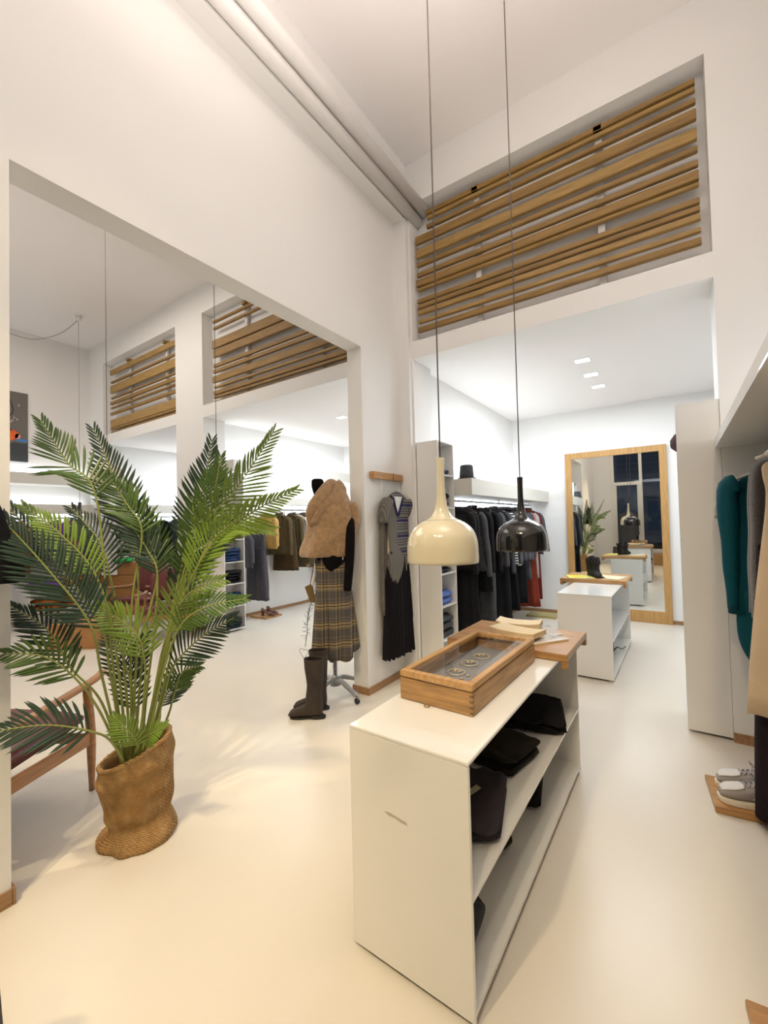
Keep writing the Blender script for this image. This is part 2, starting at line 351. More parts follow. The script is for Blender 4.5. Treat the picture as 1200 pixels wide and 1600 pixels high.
# ================================================================ THE TWO WHITE COUNTERS
def counter(name, label, loc, w, d, rotz, shelfz=.36, h=.75):
    t = thing(name, label, 'counter', loc, rotz); th = .012
    bm = bm_new(); bx(bm, 0, w, 0, d, h-th, h); build('top', bm, lacq, t, bevel=.002)
    bm = bm_new(); bx(bm, 0, w, 0, th, .015, h-th); build('end_panel', bm, lacq, t, bevel=.002)
    bm = bm_new(); bx(bm, 0, w, d-th, d, .015, h-th); build('end_panel', bm, lacq, t, bevel=.002)
    box_obj('back_panel', (0, th, th, d-th, .03, h-th), lacq2, t)
    box_obj('shelf', (th, w, th, d-th, shelfz-th, shelfz), lacq, t)
    box_obj('bottom_shelf', (th, w, th, d-th, .03, .045), lacq, t)
    boxes_obj('plinth', [(.03, w-.05, .03, d-.03, 0, .03)], mat('shadow_gap_dark', (.05, .05, .05), .6), t)  # dark block standing in for the shadowed gap under the counter
    return t
c1 = counter('display_counter', 'long white lacquered counter in front, carrying the oak jewellery case', (-.965, 1.155, 0), .445, 1.50, -.012)
# a scuff on its end panel
bm = bm_new(); q_ = [(.142, .506), (.165, .509), (.185, .506), (.228, .501), (.232, .492), (.205, .493), (.185, .498), (.160, .498)]; loft(bm, [[Vector((x, y, z)) for x, z in q_] for y in (-.0008, 0)]); build('scuff_mark', bm, mat('scuff_grey', (.50, .45, .38), .5), c1)
c2 = counter('display_counter', 'smaller-looking white counter standing before the tall mirror', (-.955, 4.21, 0), .455, 1.43, -.012)
def tray(loc, d, label, rotz=-.012):
    t = thing('counter_tray', label, 'wooden tray', loc, rotz)
    bm = bm_new(); bx(bm, 0, .64, 0, d, 0, .035); build('board', bm, oak, t, bevel=.003)
    bm = bm_new(); bx(bm, .612, .64, .0, .03, -.035, 0); build('cleat', bm, oak, t, bevel=.002)
    bm = bm_new(); bx(bm, .612, .64, d-.03, d, -.035, 0); build('cleat', bm, oak, t, bevel=.002)
    bm = bm_new(); bx(bm, -.0, .028, .0, d, -.035, 0); build('lip', bm, oak, t, bevel=.002)
    return t
tray((-1.10, 2.20, .752), .50, 'oak board straddling the far end of the front counter, under the books')
tray((-1.09, 4.98, .752), .62, 'oak board on the rear counter, under the yellow magazine and black boots')

# ---------------------------------------------------------------- jewellery case
case_w = wood('case_oak', (.47, .27, .11), (.27, .15, .055), 1, rough=.5, coat=.15)
case_l = wood('case_oak_lid', (.56, .33, .14), (.42, .24, .09), 1, rough=.45, coat=.15)
t = thing('jewellery_case', 'oak glass-topped jewellery case with dovetailed corners on the front counter', 'display case', (-.93, 1.435, .752), -.03)
w, d, h = .31, .72, .082
case_x = wood('case_oak_end', (.47, .27, .11), (.27, .15, .055), 0, rough=.5, coat=.15)
boxes_obj('front_side', [(0, w, 0, .012, 0, h)], case_x, t, bevel=.0015)
boxes_obj('rear_side', [(0, w, d-.012, d, 0, h)], case_w, t, bevel=.0015)
boxes_obj('long_side', [(0, .012, .012, d-.012, 0, h)], case_w, t, bevel=.0015)
boxes_obj('long_side', [(w-.012, w, .012, d-.012, 0, h)], case_w, t, bevel=.0015)
boxes_obj('dovetail', [(w-.0122, w+.0006, -.0006, .011, .006+i*.02, .014+i*.02) for i in range(4)], wood('dovetail_oak', (.20, .10, .035), (.14, .07, .025), 1), t)
lid = boxes_obj('lid_frame', [(0, w, 0, .032, h+.0045, h+.028), (0, w, d-.032, d, h+.0045, h+.028), (0, .028, .032, d-.032, h+.0045, h+.028), (w-.028, w, .032, d-.032, h+.0045, h+.028)], case_l, t, bevel=.002)
box_obj('glass_pane', (.026, w-.026, .03, d-.03, h+.018, h+.021), glass('case_glass'), t)
box_obj('grey_lining', (.012, w-.012, .012, d-.012, .004, .03), mat('grey_felt', (.25, .25, .26), .9, bump=.2, bscale=300), t)
bm = bm_new(); tube(bm, [(.13+.011*cos(a*pi/8), -.016+.009*sin(a*pi/8), .003) for a in range(17)], .0016, 6); build('clasp_ring', bm, mat('old_brass', (.30, .22, .08), .4, .9), t, smooth=True)
gold = mat('pale_gold', (.80, .62, .32), .3, .8)
def earring(i, x, y, lab):
    e = thing('hoop_earring', lab, 'earring', (x, y, .784), .3*i, 'hoop earrings in the case')
    bm = bm_new(); tube(bm, [(.037*cos(a*pi/14), .037*sin(a*pi/14), .003) for a in range(29)], .0022, 6); build('hoop', bm, mat('white_gold', (.85, .78, .6), .35, .5), e, smooth=True)
    for s in (-1, 1):
        bm = bm_new(); tube(bm, cat([(s*.004, -.004, .004), (s*.012, .008, .007), (s*.008, .022, .005)], 3), [.001, .004, .006, .0075, .0075, .005, .001], 8, .35); build('leaf_drop', bm, gold, e, smooth=True)
earring(0, -.82, 1.72, 'gold leaf hoop nearest the front of the jewellery case')
earring(1, -.817, 1.855, 'gold leaf hoop in the middle of the jewellery case')
earring(2, -.808, 1.98, 'gold leaf hoop furthest back in the jewellery case')
for i, (x, y) in enumerate(((-.775, 1.655), (-.825, 1.635), (-.765, 1.70))):
    bm = bm_new(); tube(bm, [(0, 0, .002), (.006, .006, .006), (.014, .008, .002)], [.003, .006, .001], 8, .5)
    o = build('ear_stud', bm, gold, smooth=True); o.location = (x, y, .783)
    tag(o, ('tiny gold stud at the right front of the jewellery case', 'tiny gold stud against the front frame of the jewellery case', 'tiny gold stud right of the nearest hoop')[i], 'earring', 'gold studs in the case')

# ---------------------------------------------------------------- magazines and books
def printed(name, seed, c1, c2, c3, scale=6):
    m = bpy.data.materials.new(name); m.use_nodes = True; nt = m.node_tree; b = nt.nodes['Principled BSDF']; b.inputs['Roughness'].default_value = .22
    tc = nt.nodes.new('ShaderNodeTexCoord'); n = nt.nodes.new('ShaderNodeTexVoronoi'); n.inputs['Scale'].default_value = scale; nt.links.new(tc.outputs['Object'], n.inputs['Vector'])
    r = nt.nodes.new('ShaderNodeValToRGB'); nt.links.new(n.outputs['Distance'], r.inputs[0])
    r.color_ramp.elements[0].color = (*c1, 1); r.color_ramp.elements[1].color = (*c2, 1); e = r.color_ramp.elements.new(.45); e.color = (*c3, 1)
    nt.links.new(r.outputs[0], b.inputs['Base Color']); return m
def magazine(name, loc, rz, w, h, th, m, label, catg='magazine', border=True):
    t = thing(name, label, catg, loc, rz)
    box_obj('pages', (-w/2+.001, w/2-.001, -h/2+.001, h/2-.001, 0, th), mat('paper_cream', (.80, .70, .52), .8), t)
    box_obj('cover', (-w/2, w/2, -h/2, h/2, th, th+.001), m, t)
    if border: boxes_obj('cover_border', [(-w/2, -w/2+.012, -h/2, h/2, th+.001, th+.0014), (-w/2+.012, w/2, -h/2, -h/2+.012, th+.001, th+.0014)], mat('paper_white', (.85, .83, .78), .5), t)
    return t
mg = printed('grey_print', 1, (.42, .40, .40), (.10, .10, .13), (.62, .56, .50), 16)
magazine('photo_book', (-.70, 2.42, .788), .95, .30, .27, .008, mg, 'glossy photo book with grey picture cover lying on the oak board')
magazine('photo_book', (-.74, 2.56, .788), .55, .30, .22, .007, printed('beige_print', 2, (.14, .14, .18), (.55, .45, .35), (.5, .46, .42), 14), 'photo book with white-edged picture cover at the back of the oak board')
def paperback(loc, rz, w, h, th, label, curl=.02):
    t = thing('paperback_book', label, 'book', loc, rz)
    rings = []
    for i in range(13):
        f = i/12; x = (f-.5)*w; zz = curl*((abs(f-.5)*2)**3)
        rings.append([Vector((x, -h/2, zz)), Vector((x, h/2, zz)), Vector((x, h/2, zz+th)), Vector((x, -h/2, zz+th))])
    bm = bm_new(); loft(bm, rings); build('page_block', bm, mat('old_paper', (.72, .55, .33), .85, var=.12, vscale=3, stretch=(1, 1, 60)), t, bevel=0)
    rings = [[Vector((v.x, v.y*1.01, v.z+th+.0005 if k < 2 else v.z+.0012)) for k, v in enumerate(r)] for r in rings]
    bm = bm_new(); loft(bm, rings); build('front_cover', bm, mat('old_cover', (.80, .66, .42), .6), t)
    return t
paperback((-.80, 2.56, .806), .12, .25, .13, .028, 'old cream paperback lying furthest back on the oak board', .012)
paperback((-.76, 2.39, .806), -.22, .27, .14, .026, 'old cream paperback lying just behind the jewellery case', .008)
ym = printed('yellow_print', 3, (.88, .80, .02), (.84, .82, .70), (.88, .80, .05), 4)
magazine('magazine', (-.87, 5.18, .788), .35, .36, .28, .004, ym, 'open yellow and white magazine under the black boots on the rear counter', border=False)
magazine('magazine', (-.62, 5.22, .788), -.25, .26, .3, .004, printed('pale_yellow_print', 4, (.84, .78, .40), (.82, .80, .70), (.85, .80, .5), 3), 'pale yellow leaflet right of the black boots on the rear counter', border=False)

# ---------------------------------------------------------------- shoes
def shoe_shell(rows, n=16, half=1.0):
    """rows: (y_low, z_low, y_high, z_high, half width)"""
    rings = []
    for ay, az, by, bz, w in cat(rows, 3):
        c = Vector((0, (ay+by)/2, (az+bz)/2)); hv = Vector((0, (by-ay)/2, (bz-az)/2))
        ring = []
        for k in range(n):
            a = 2*pi*k/n; s, cc = sin(a), cos(a)
            ex = abs(cc)**.75*(1 if cc > 0 else -1); ey = abs(s)**.85*(1 if s > 0 else -1)
            ring.append(c + hv*ey + Vector((w*ex, 0, 0)))
        rings.append(ring)
    return rings
def sole_mesh(bm, pts, z0, z1):
    lo = [bm.verts.new((x, y, z0)) for x, y in pts]; hi = [bm.verts.new((x*1.0, y, z1)) for x, y in pts]
    n = len(pts)
    for i in range(n): bm.faces.new((lo[i], lo[(i+1) % n], hi[(i+1) % n], hi[i]))
    bm.faces.new(lo[::-1]); bm.faces.new(hi)
def sole_outline(L, w, heel=.75):
    return [(w*a, L*b) for a, b in ((0, -.5), (.45, -.485), (.85, -.42), (1.0, -.30), (1.0, -.18), (.8, .02), (.70, .2), (.74, .38), (.6, .47), (.25, .5), (-.25, .5), (-.6, .47), (-.74, .38), (-.66, .2), (-.7, .02), (-.95, -.18), (-.95, -.3), (-.75, -.42), (-.4, -.485))]
def tall_boot(loc, rz, label, m, h=.42, g='', s=1.0, cut=.0):
    t = thing('boot', label, 'boot', loc, rz, g)
    rows = [(-.145, .018, -.145, .03, .02), (-.13, .014, -.125, .055, .038), (-.085, .012, -.075, .075, .046), (-.03, .012, -.02, .10, .043), (.03, .012, -.012, .135, .040), (.10, .014, -.010, .17, .041),
            (.118, .07, -.005, .20, .045), (.115, .14, 0, .25, .048), (.12, .22, -.006, .31, .054), (.128, h*.8, -.014, h*.83, .058), (.132, h-.03, -.018, h-.02, .058), (.132+cut, h, -.02-cut, h+cut*.5, .056)]
    rows = [tuple(v*s for v in r) for r in rows]
    bm = bm_new(); rg = shoe_shell(rows, 20); loft(bm, rg, True, True, False)
    build('shaft', bm, m, t, smooth=True, solid=.004)
    bm = bm_new(); sole_mesh(bm, [(x*s, y*s) for x, y in sole_outline(.272, .043)], 0, .014*s); build('sole', bm, mat('black_rubber', (.02, .018, .016), .7), t)
    bm = bm_new(); sole_mesh(bm, [(x*s, (y+.082)*s) for x, y in ((.036, -.04), (.038, 0), (.03, .03), (0, .042), (-.03, .03), (-.038, 0), (-.036, -.04))], 0, .022*s); build('heel', bm, _M['black_rubber'], t)
    bm = bm_new(); tube(bm, [((.0)*s, (.136+cut)*s, (h-.03)*s), (0, (.142+cut)*s, (h+.0)*s), (0, (.146+cut)*s, (h+.02)*s), (0, (.134+cut)*s, (h-.0)*s)], .006*s, 6); build('pull_tab', bm, m, t)
    return t
brown_l = mat('dark_brown_suede', (.045, .032, .025), .8, var=.2, vscale=20, bump=.3, bscale=120)
tall_boot((-2.335, 2.315, 0), -1.02, 'dark brown knee boot standing nearer, left of the dress form base', brown_l, .44, 'pair of knee boots')
tall_boot((-2.41, 2.44, 0), -.95, 'dark brown knee boot standing behind its mate, left of the dress form', brown_l, .46, 'pair of knee boots')
blk_s = mat('black_suede', (.012, .010, .010), .85, bump=.3, bscale=150)
tall_boot((-.745, 5.17, .7925), .35, 'black ankle boot standing nearer on the yellow magazine', blk_s, .24, 'pair of black ankle boots', .72, .012)
tall_boot((-.80, 5.25, .7925), .6, 'black ankle boot standing behind its mate on the yellow magazine', blk_s, .26, 'pair of black ankle boots', .74, .012)

def sneaker(loc, rz, label):
    t = thing('sneaker', label, 'shoe', loc, rz, 'pair of grey and white sneakers')
    sm = mat('sneaker_grey', (.36, .33, .32), .8, bump=.2, bscale=200); wm = mat('sneaker_white', (.78, .75, .72), .6); cm = mat('sneaker_sole', (.85, .78, .66), .6)
    rows = [(-.142, .03, -.142, .042, .02), (-.125, .026, -.12, .066, .040), (-.085, .024, -.078, .078, .047), (-.03, .024, -.015, .095, .044), (.03, .024, .035, .118, .041), (.09, .024, .085, .112, .041), (.13, .03, .128, .10, .034), (.142, .04, .142, .085, .015)]
    bm = bm_new(); rg = shoe_shell(rows, 20); loft(bm, rg); build('upper', bm, sm, t, smooth=True)
    bm = bm_new(); o = sole_outline(.30, .053); sole_mesh(bm, o, 0, .026); build('sole', bm, cm, t, bevel=.003)
    rows = [(-.136, .050, -.134, .060, .020), (-.118, .060, -.116, .074, .034), (-.08, .070, -.075, .0835, .038), (-.048, .078, -.042, .094, .030)]
    bm = bm_new(); loft(bm, shoe_shell(rows, 14)); build('toe_cap', bm, wm, t, smooth=True)
    for s in (-1, 1):
        bm = bm_new(); loft(bm, [[Vector((s*(.040+.003*q), y, z)) for y, z in ((-.02, .045), (.035, .04), (.06, .075), (.03, .088))] for q in (0, 1)]); build('side_patch', bm, wm, t)
    for i in range(6):
        y = -.045+i*.019; z = .091+i*.0052
        bm = bm_new(); tube(bm, cat([(-.024, y-.006, z-.006), (-.01, y, z+.006), (.01, y+.004, z+.006), (.024, y-.004, z-.006)], 3), .0036, 6); build('lace', bm, mat('lace_pink_grey', (.50, .45, .45), .8), t, smooth=True)
    bm = bm_new(); tube(bm, cat([(0, .02, .125), (-.03, .0, .14), (-.045, .01, .115), (-.01, .03, .125), (.03, .0, .138), (.046, .015, .112)], 3), .0034, 6); build('lace_bow', bm, _M['lace_pink_grey'], t, smooth=True)
    return t
bm = bm_new(); bx(bm, 0, .34, 0, .30, 0, .03)
o = build('shoe_board', bm, oak, bevel=.003); o.location = (.105, 2.625, .0); o.rotation_euler = (0, 0, .10); tag(o, 'low oak board on the floor under the grey and white sneakers', 'shoe board')
sneaker((.265, 2.735, .031), -1.40, 'grey and white sneaker at the front of the oak board')
sneaker((.265, 2.855, .031), -1.52, 'grey and white sneaker behind its mate on the oak board')
# board corner at the lower right
bm = bm_new(); bx(bm, 0, .30, 0, .3, 0, .03); o = build('shoe_board', bm, oak, bevel=.003); o.location = (.145, 1.34, 0); o.rotation_euler = (0, 0, .10); tag(o, 'oak shoe board whose corner shows at the lower right edge', 'shoe board')

def pump(loc, rz, label):
    t = thing('pump_shoe', label, 'shoe', loc, rz, 'pair of brown heeled pumps')
    m = mat('brown_leather', (.13, .045, .025), .35)
    rows = [(-.125, .004, -.125, .012, .014), (-.105, .002, -.10, .035, .032), (-.06, .003, -.05, .055, .038), (-.01, .014, .0, .05, .033), (.05, .05, .05, .075, .030), (.10, .068, .10, .115, .028), (.118, .072, .12, .115, .014)]
    bm = bm_new(); loft(bm, shoe_shell(rows, 16)); build('upper', bm, m, t, smooth=True)
    bm = bm_new(); tube(bm, [(0, .098, .075), (0, .1, 0)], [.026, .02], 12); build('heel', bm, m, t)
    return t
bm = bm_new(); bx(bm, 0, .36, 0, .34, 0, .025); o = build('shoe_board', bm, oak, bevel=.002); o.location = (-5.62, 4.35, 0); o.rotation_euler = (0, 0, .05); tag(o, 'low oak board under the brown heeled pumps by the blazers', 'shoe board')
pump((-5.36, 4.50, .026), 1.9, 'brown heeled pump nearer on its oak board below the slate trousers')
pump((-5.42, 4.63, .026), 1.6, 'brown heeled pump behind its mate on the oak board below the slate trousers')
bm = bm_new(); bx(bm, 0, .42, 0, .3, 0, .03); o = build('shoe_board', bm, wood('bamboo', (.42, .34, .12), (.32, .26, .08), 0)); o.location = (-1.9, 6.42, 0); tag(o, 'olive toned board on the floor under the rust skirt', 'shoe board')

# ---------------------------------------------------------------- folded clothes
def folded(name, loc, rz, w, d, h, m, label, group=None, seed=1, layers=2, catg='folded clothes'):
    rnd = random.Random(seed); bm = bm_new(); lh = h/layers
    for q in range(layers):
        nx, ny = 22, 12; ox, oy = rnd.uniform(-.008, .008), rnd.uniform(-.008, .008)
        rings = []
        for i in range(nx+1):
            f = i/nx; x = (f-.5)*w
            edge = 1-abs(2*f-1)**4*.7
            ring = []
            for k in range(28):
                a = 2*pi*k/28; cy, sy = cos(a), sin(a)
                y = d/2*abs(cy)**.5*(1 if cy > 0 else -1); z = lh/2*abs(sy)**.6*(1 if sy > 0 else -1)*edge
                nn = noise.noise(Vector((x*9+seed*3.1, y*9+q*5, z*8+seed)))+.35*noise.noise(Vector((x*26+seed, y*22+q*3, seed*1.3)))
                ring.append(Vector((x+ox, (y+nn*.02)*(1-abs(2*f-1)**4*.22)+oy, q*lh+lh/2+z+(nn*.030 if z > 0 else nn*.004))))
            rings.append(ring)
        loft(bm, rings)
    o = build(name, bm, m, smooth=True); o.location = loc; o.rotation_euler = (0, 0, rz); return tag(o, label, catg, group)
def fab(name, col, **k):
    a = dict(rough=.92, var=.15, vscale=25, bump=.35, bscale=140, spec=.2); a.update(k); return mat(name, col, **a)
black_f = fab('black_wool', (.010, .010, .012)); char_f = fab('charcoal_wool', (.065, .067, .073)); bbrown = fab('brown_black_wool', (.022, .018, .014)); plum = fab('plum_black_cotton', (.038, .030, .036), rough=.8)
grey_f = fab('grey_wool', (.14, .14, .145)); navy_f = fab('navy_cotton', (.018, .022, .05)); blue_f = fab('sky_blue_knit', (.12, .19, .48)); denim = fab('blue_denim', (.035, .07, .17)); 
g = 'folded dark clothes on the upper shelf of the front counter'
o = folded('folded_sweater', (-.70, 1.50, .362), .25, .30, .36, .075, plum, 'plum-black folded sweatshirt nearest on the upper shelf of the front counter', g, 3, 2)
bm = bm_new(); bx(bm, -.012, .012, -.035, .035, 0, .002); o = build('swing_tag', bm, mat('olive_card', (.35, .34, .22), .6)); o.location = (-.66, 1.49, .447); o.rotation_euler = (.1, .05, -.35); tag(o, 'olive paper tag on the plum-black sweatshirt', 'price tag')
folded('folded_sweater', (-.73, 1.93, .362), -.2, .30, .30, .08, bbrown, 'brown-black folded sweater in the middle of the upper shelf', g, 5, 2)
folded('folded_sweater', (-.70, 2.36, .362), .3, .36, .36, .085, black_f, 'black folded trousers furthest back on the upper shelf of the front counter', g, 8, 2)
bm = bm_new(); bx(bm, -.015, .015, -.005, .005, 0, .003); o = build('neck_label', bm, mat('label_white', (.8, .8, .78), .5)); o.location = (-.615, 2.35, .452); o.rotation_euler = (0, 0, -.6); tag(o, 'small white label on the black folded trousers', 'label')
folded('folded_sweater', (-.77, 1.29, .366), 0, .2, .16, .06, black_f, 'black folded knit tucked in the near corner of the upper shelf', g, 11, 1)
g = 'folded dark clothes on the lower shelf of the front counter'
folded('folded_sweater', (-.74, 2.22, .046), .2, .26, .30, .14, black_f, 'black folded heap furthest back on the lower shelf', g, 12, 2)
folded('folded_sweater', (-.78, 1.75, .046), -.3, .24, .28, .12, bbrown, 'dark folded heap in the middle of the lower shelf', g, 15, 2)
folded('folded_sweater', (-.72, 1.33, .046), .1, .26, .22, .09, char_f, 'charcoal folded knit nearest on the lower shelf of the front counter', g, 17, 1)
folded('folded_sweater', (-.66, 4.62, .362), .1, .2, .3, .17, black_f, 'black heap on the upper shelf of the rear counter', 'folded clothes in the rear counter', 18, 3)
folded('folded_sweater', (-.70, 5.0, .046), .1, .22, .26, .10, char_f, 'charcoal heap on the lower shelf of the rear counter', 'folded clothes in the rear counter', 19, 2)
bm = bm_new(); tube(bm, cat([(-.60, 4.9, .06), (-.55, 4.92, .12), (-.52, 5.0, .09), (-.51, 5.12, .07), (-.5, 5.2, .065)], 4), .006, 8); tag(build('shoulder_strap', bm, black_m, smooth=True), 'thin black strap trailing on the lower shelf of the rear counter', 'strap')
# tower contents
g = 'folded clothes in the tower behind the cream pendant'
for z, m, h, la, lab in ((1.89, navy_f, .06, 1, 'navy folded cap cloth high in the tower behind the cream pendant'), (1.58, black_f, .14, 2, 'black folded shawl in the tower just right of the cream pendant stem'), (.96, char_f, .09, 2, 'charcoal folded knit just below the cream pendant'),
                     (.66, blue_f, .06, 1, 'sky blue folded knit, lower of two in the tower'), (.35, char_f, .2, 3, 'charcoal folded heap low in the tower behind the jewellery case')):
    folded('folded_knit', (-1.905, 3.67, z+.001), 0, .17, .27, h, m, lab, g, int(z*50), la)
folded('folded_knit', (-1.905, 3.67, .722), .05, .17, .26, .06, blue_f, 'sky blue folded knit, upper of two in the tower', g, 77, 1)
g = 'folded jeans in the tower between the bays'
blackd = fab('black_denim', (.015, .015, .018)); dd = fab('dark_jeans', (.022, .03, .05))
for z, m, n, nm in ((1.27, denim, 3, 'mid'), (.96, denim, 4, 'blue'), (.66, blackd, 4, 'black'), (.35, denim, 4, 'washed'), (.04, dd, 3, 'dark')):
    for k in range(n):
        pos = ['lowest', 'second', 'third', 'topmost'][k] if n == 4 else ['lowest', 'middle', 'topmost'][k]
        row = {1.27: 'top', .96: 'second', .66: 'third', .35: 'fourth', .04: 'bottom'}[z]
        folded('folded_jeans', (-5.155+random.uniform(-.01, .01), 3.67, z+.001+k*.043), random.uniform(-.08, .08), .18, .27, .042, m, f'{nm} folded jeans, {pos} of the stack on the {row} visible shelf of the jeans tower', g, int(z*100)+k, 1, 'jeans')
for z, k in ((1.27, 0), (.66, 1), (.35, 2), (.96, 3)):
    folded('folded_knit', (-8.33, 3.67, z+.001), 0, .16, .24, .09, (black_f, char_f, grey_f, black_f)[k], 'folded knit on the %s of the far left shelf tower' % ('fifth shelf', 'third shelf', 'second shelf', 'fourth shelf')[k], 'folded knits in the far left tower', 90+k, 2)
# hats
def hat(loc, label, m, r=.09, h=.11):
    t = thing('hat', label, 'hat', loc)
    bm = bm_new(); lathe(bm, [(r*.2, h), (r*.75, h*.98), (r*.9, h*.9), (r, h*.3), (r*1.03, 0)], 24, cap=True); build('crown', bm, m, t, smooth=True)
    bm = bm_new(); lathe(bm, [(r*.95, .0), (r*1.3, .004), (r*1.32, .008), (r*.95, .008)], 24); build('brim', bm, m, t, smooth=True)
hat((-1.71, 3.95, 1.861), 'dark grey felt hat on the boxed shelf behind the cream pendant stem', char_f, .07, .14)
hat((-2.86, 4.02, 2.201), 'black hat on the boxed shelf beside the left opening edge', black_f, .1, .2)
bm = bm_new(); bmesh.ops.create_uvsphere(bm, u_segments=20, v_segments=14, radius=.07)
for v in bm.verts: v.co *= 1+.12*noise.noise(v.co*40)
o = build('pompom_hat', bm, fab('mauve_fur', (.13, .09, .10)), smooth=True); o.location = (.045, 3.67, 1.963); tag(o, 'fuzzy mauve hat peeking past the right shelf tower edge', 'hat')

# ---------------------------------------------------------------- pendants
def pendant(name, loc, m, cordm, label, ztop=ZC, r=.175, group=None, glow=0, canopy=True):
    t = thing(name, label, 'pendant lamp', loc, 0, group)     # loc = rim centre
    k_ = r/.175; prof = [(r, 0), (r, .058*k_), (r*.985, .098*k_), (r*.93, .135*k_), (r*.82, .166*k_), (r*.68, .189*k_), (r*.53, .204*k_), (r*.49, .207*k_)]
    bm = bm_new(); lathe(bm, cat(prof, 3), 56); build('shade', bm, m, t, smooth=True, solid=.003)
    neck = cat([(r*.485, .2085*k_), (r*.33, .222*k_), (r*.22, .25*k_), (r*.15, .295*k_), (r*.115, .36*k_), (r*.105, .43*k_), (r*.115, .505*k_), (r*.115, .515*k_)], 3)+[(.004, .5155*k_)]
    bm = bm_new(); lathe(bm, neck if True else neck, 28); build('neck', bm, m, t, smooth=True)
    bm = bm_new(); tube(bm, [(0, 0, .51*k_), (0, 0, ztop-loc[2])], .0035, 8); build('cord', bm, cordm, t, smooth=True)
    if glow:
        bm = bm_new(); bmesh.ops.create_uvsphere(bm, u_segments=16, v_segments=10, radius=.05)
        for v in bm.verts: v.co.z += .09
        build('bulb', bm, mat('bulb_glow', (1, .75, .45), .5, emit=glow), t, smooth=True)
    if canopy:
        bm = bm_new(); lathe(bm, [(.0, ztop-loc[2]-.02), (.045, ztop-loc[2]-.02), (.05, ztop-loc[2])], 20); build('canopy', bm, lacq2, t, smooth=True)
    return t
cream = mat('cream_enamel', (.70, .64, .47), .1, coat=.6); blk_e = mat('black_enamel', (.012, .011, .010), .12, coat=.6)
cord = mat('brown_grey_cord', (.12, .09, .09), .7); cordl = mat('grey_cord', (.3, .28, .27), .7)
pendant('pendant_lamp', (-.957, 1.892, 1.247), cream, cord, 'cream enamel dome pendant hanging over the front counter')
pendant('pendant_lamp', (-.83, 2.765, 1.247), blk_e, cord, 'black enamel dome pendant hanging before the row of dark clothes', r=.161, canopy=False)
pendant('pendant_lamp', (-5.15, 2.125, 1.945), cream, cord, 'cream dome pendant half hidden behind the palm tips at left', glow=5, r=.168, canopy=False)
pendant('pendant_lamp', (-4.617, 3.121, 1.955), blk_e, cord, 'black dome pendant behind the palm, left of the middle bay', glow=5, r=.165, canopy=False)
pendant('pendant_lamp', (-7.796, 2.819, 1.30), blk_e, cordl, 'black dome pendant deep in the side room over the cash desk', canopy=False, r=.2)
t = thing('ceiling_hook', 'white ceiling hook with a swagged grey cord near the left room corner', 'ceiling hook', (-7.796, 2.819, ZC))
bm = bm_new(); lathe(bm, [(.0, -.10), (.035, -.09), (.04, -.03), (.03, -.025), (.06, -.02), (.065, 0)], 18); build('cup', bm, lacq2, t, smooth=True)
bm = bm_new(); tube(bm, cat([(0, 0, -.08), (-.18, -.2, -.33), (-.42, -.5, -.45), (-.7, -.85, -.3), (-.9, -1.1, 0)], 5), .006, 6); build('swag_cord', bm, cordl, t, smooth=True)

# ---------------------------------------------------------------- tall mirror
t = thing('standing_mirror', 'tall oak framed mirror against the back wall', 'mirror', (-1.36, 6.795, 0))
mw = 1.27; mh = 2.405
frm = wood('mirror_oak', (.50, .29, .10), (.42, .23, .075), 2, rough=.5, coat=.1)
for d in ((0, .085, 0, .05, 0, mh), (mw-.085, mw, 0, .05, 0, mh)):
    box_obj('stile', d, frm, t, bevel=.002)
box_obj('top_rail', (.085, mw-.085, 0, .05, mh-.085, mh), frm, t, bevel=.002); box_obj('bottom_rail', (.085, mw-.085, 0, .05, 0, .16), frm, t, bevel=.002)
box_obj('mirror_glass', (.085, mw-.085, .018, .03, .16, mh-.085), mat('mirror_silver', (.86, .88, .86), .0, 1.0), t)
box_obj('backing', (.02, mw-.02, .035, .048, .02, mh-.02), mat('mdf', (.3, .2, .12), .8), t)

# ---------------------------------------------------------------- picture on the side room wall
t = thing('painting', 'grey painting with orange flower and blue mark on the side room wall', 'painting', (XL+.001, 1.75, 2.64))
def painting_mat():
    m = bpy.data.materials.new('painting_canvas'); m.use_nodes = True; nt = m.node_tree; b = nt.nodes['Principled BSDF']; b.inputs['Roughness'].default_value = .7
    tc = nt.nodes.new('ShaderNodeTexCoord'); sp = nt.nodes.new('ShaderNodeSeparateXYZ'); nt.links.new(tc.outputs['Object'], sp.inputs[0])
    n = nt.nodes.new('ShaderNodeTexNoise'); n.inputs['Scale'].default_value = 3; nt.links.new(tc.outputs['Object'], n.inputs['Vector'])
    a = nt.nodes.new('ShaderNodeMath'); a.operation = 'MULTIPLY_ADD'; a.inputs[1].default_value = .12; nt.links.new(n.outputs[0], a.inputs[0]); nt.links.new(sp.outputs['Z'], a.inputs[2])
    r = nt.nodes.new('ShaderNodeValToRGB'); nt.links.new(a.outputs[0], r.inputs[0])
    e = r.color_ramp.elements; e[0].position = .36; e[0].color = (.045, .05, .055, 1); e[1].position = .40; e[1].color = (.16, .145, .13, 1)
    nt.links.new(r.outputs[0], b.inputs['Base Color']); return m
box_obj('canvas', (0, .03, 0, .80, 0, 1.18), painting_mat(), t)
rnd = random.Random(4)
def blob(name, y, z, ry, rz_, col, seed):
    bm = bm_new(); pts = [Vector((.031, y+ry*cos(a)*(1+.3*noise.noise(Vector((a, seed, 0)))), z+rz_*sin(a)*(1+.3*noise.noise(Vector((a, seed, 2)))))) for a in [2*pi*k/14 for k in range(14)]]
    loft(bm, [pts, [p+Vector((.003, 0, 0)) for p in pts]]); build(name, bm, mat('paint_'+name, col, .6), t)
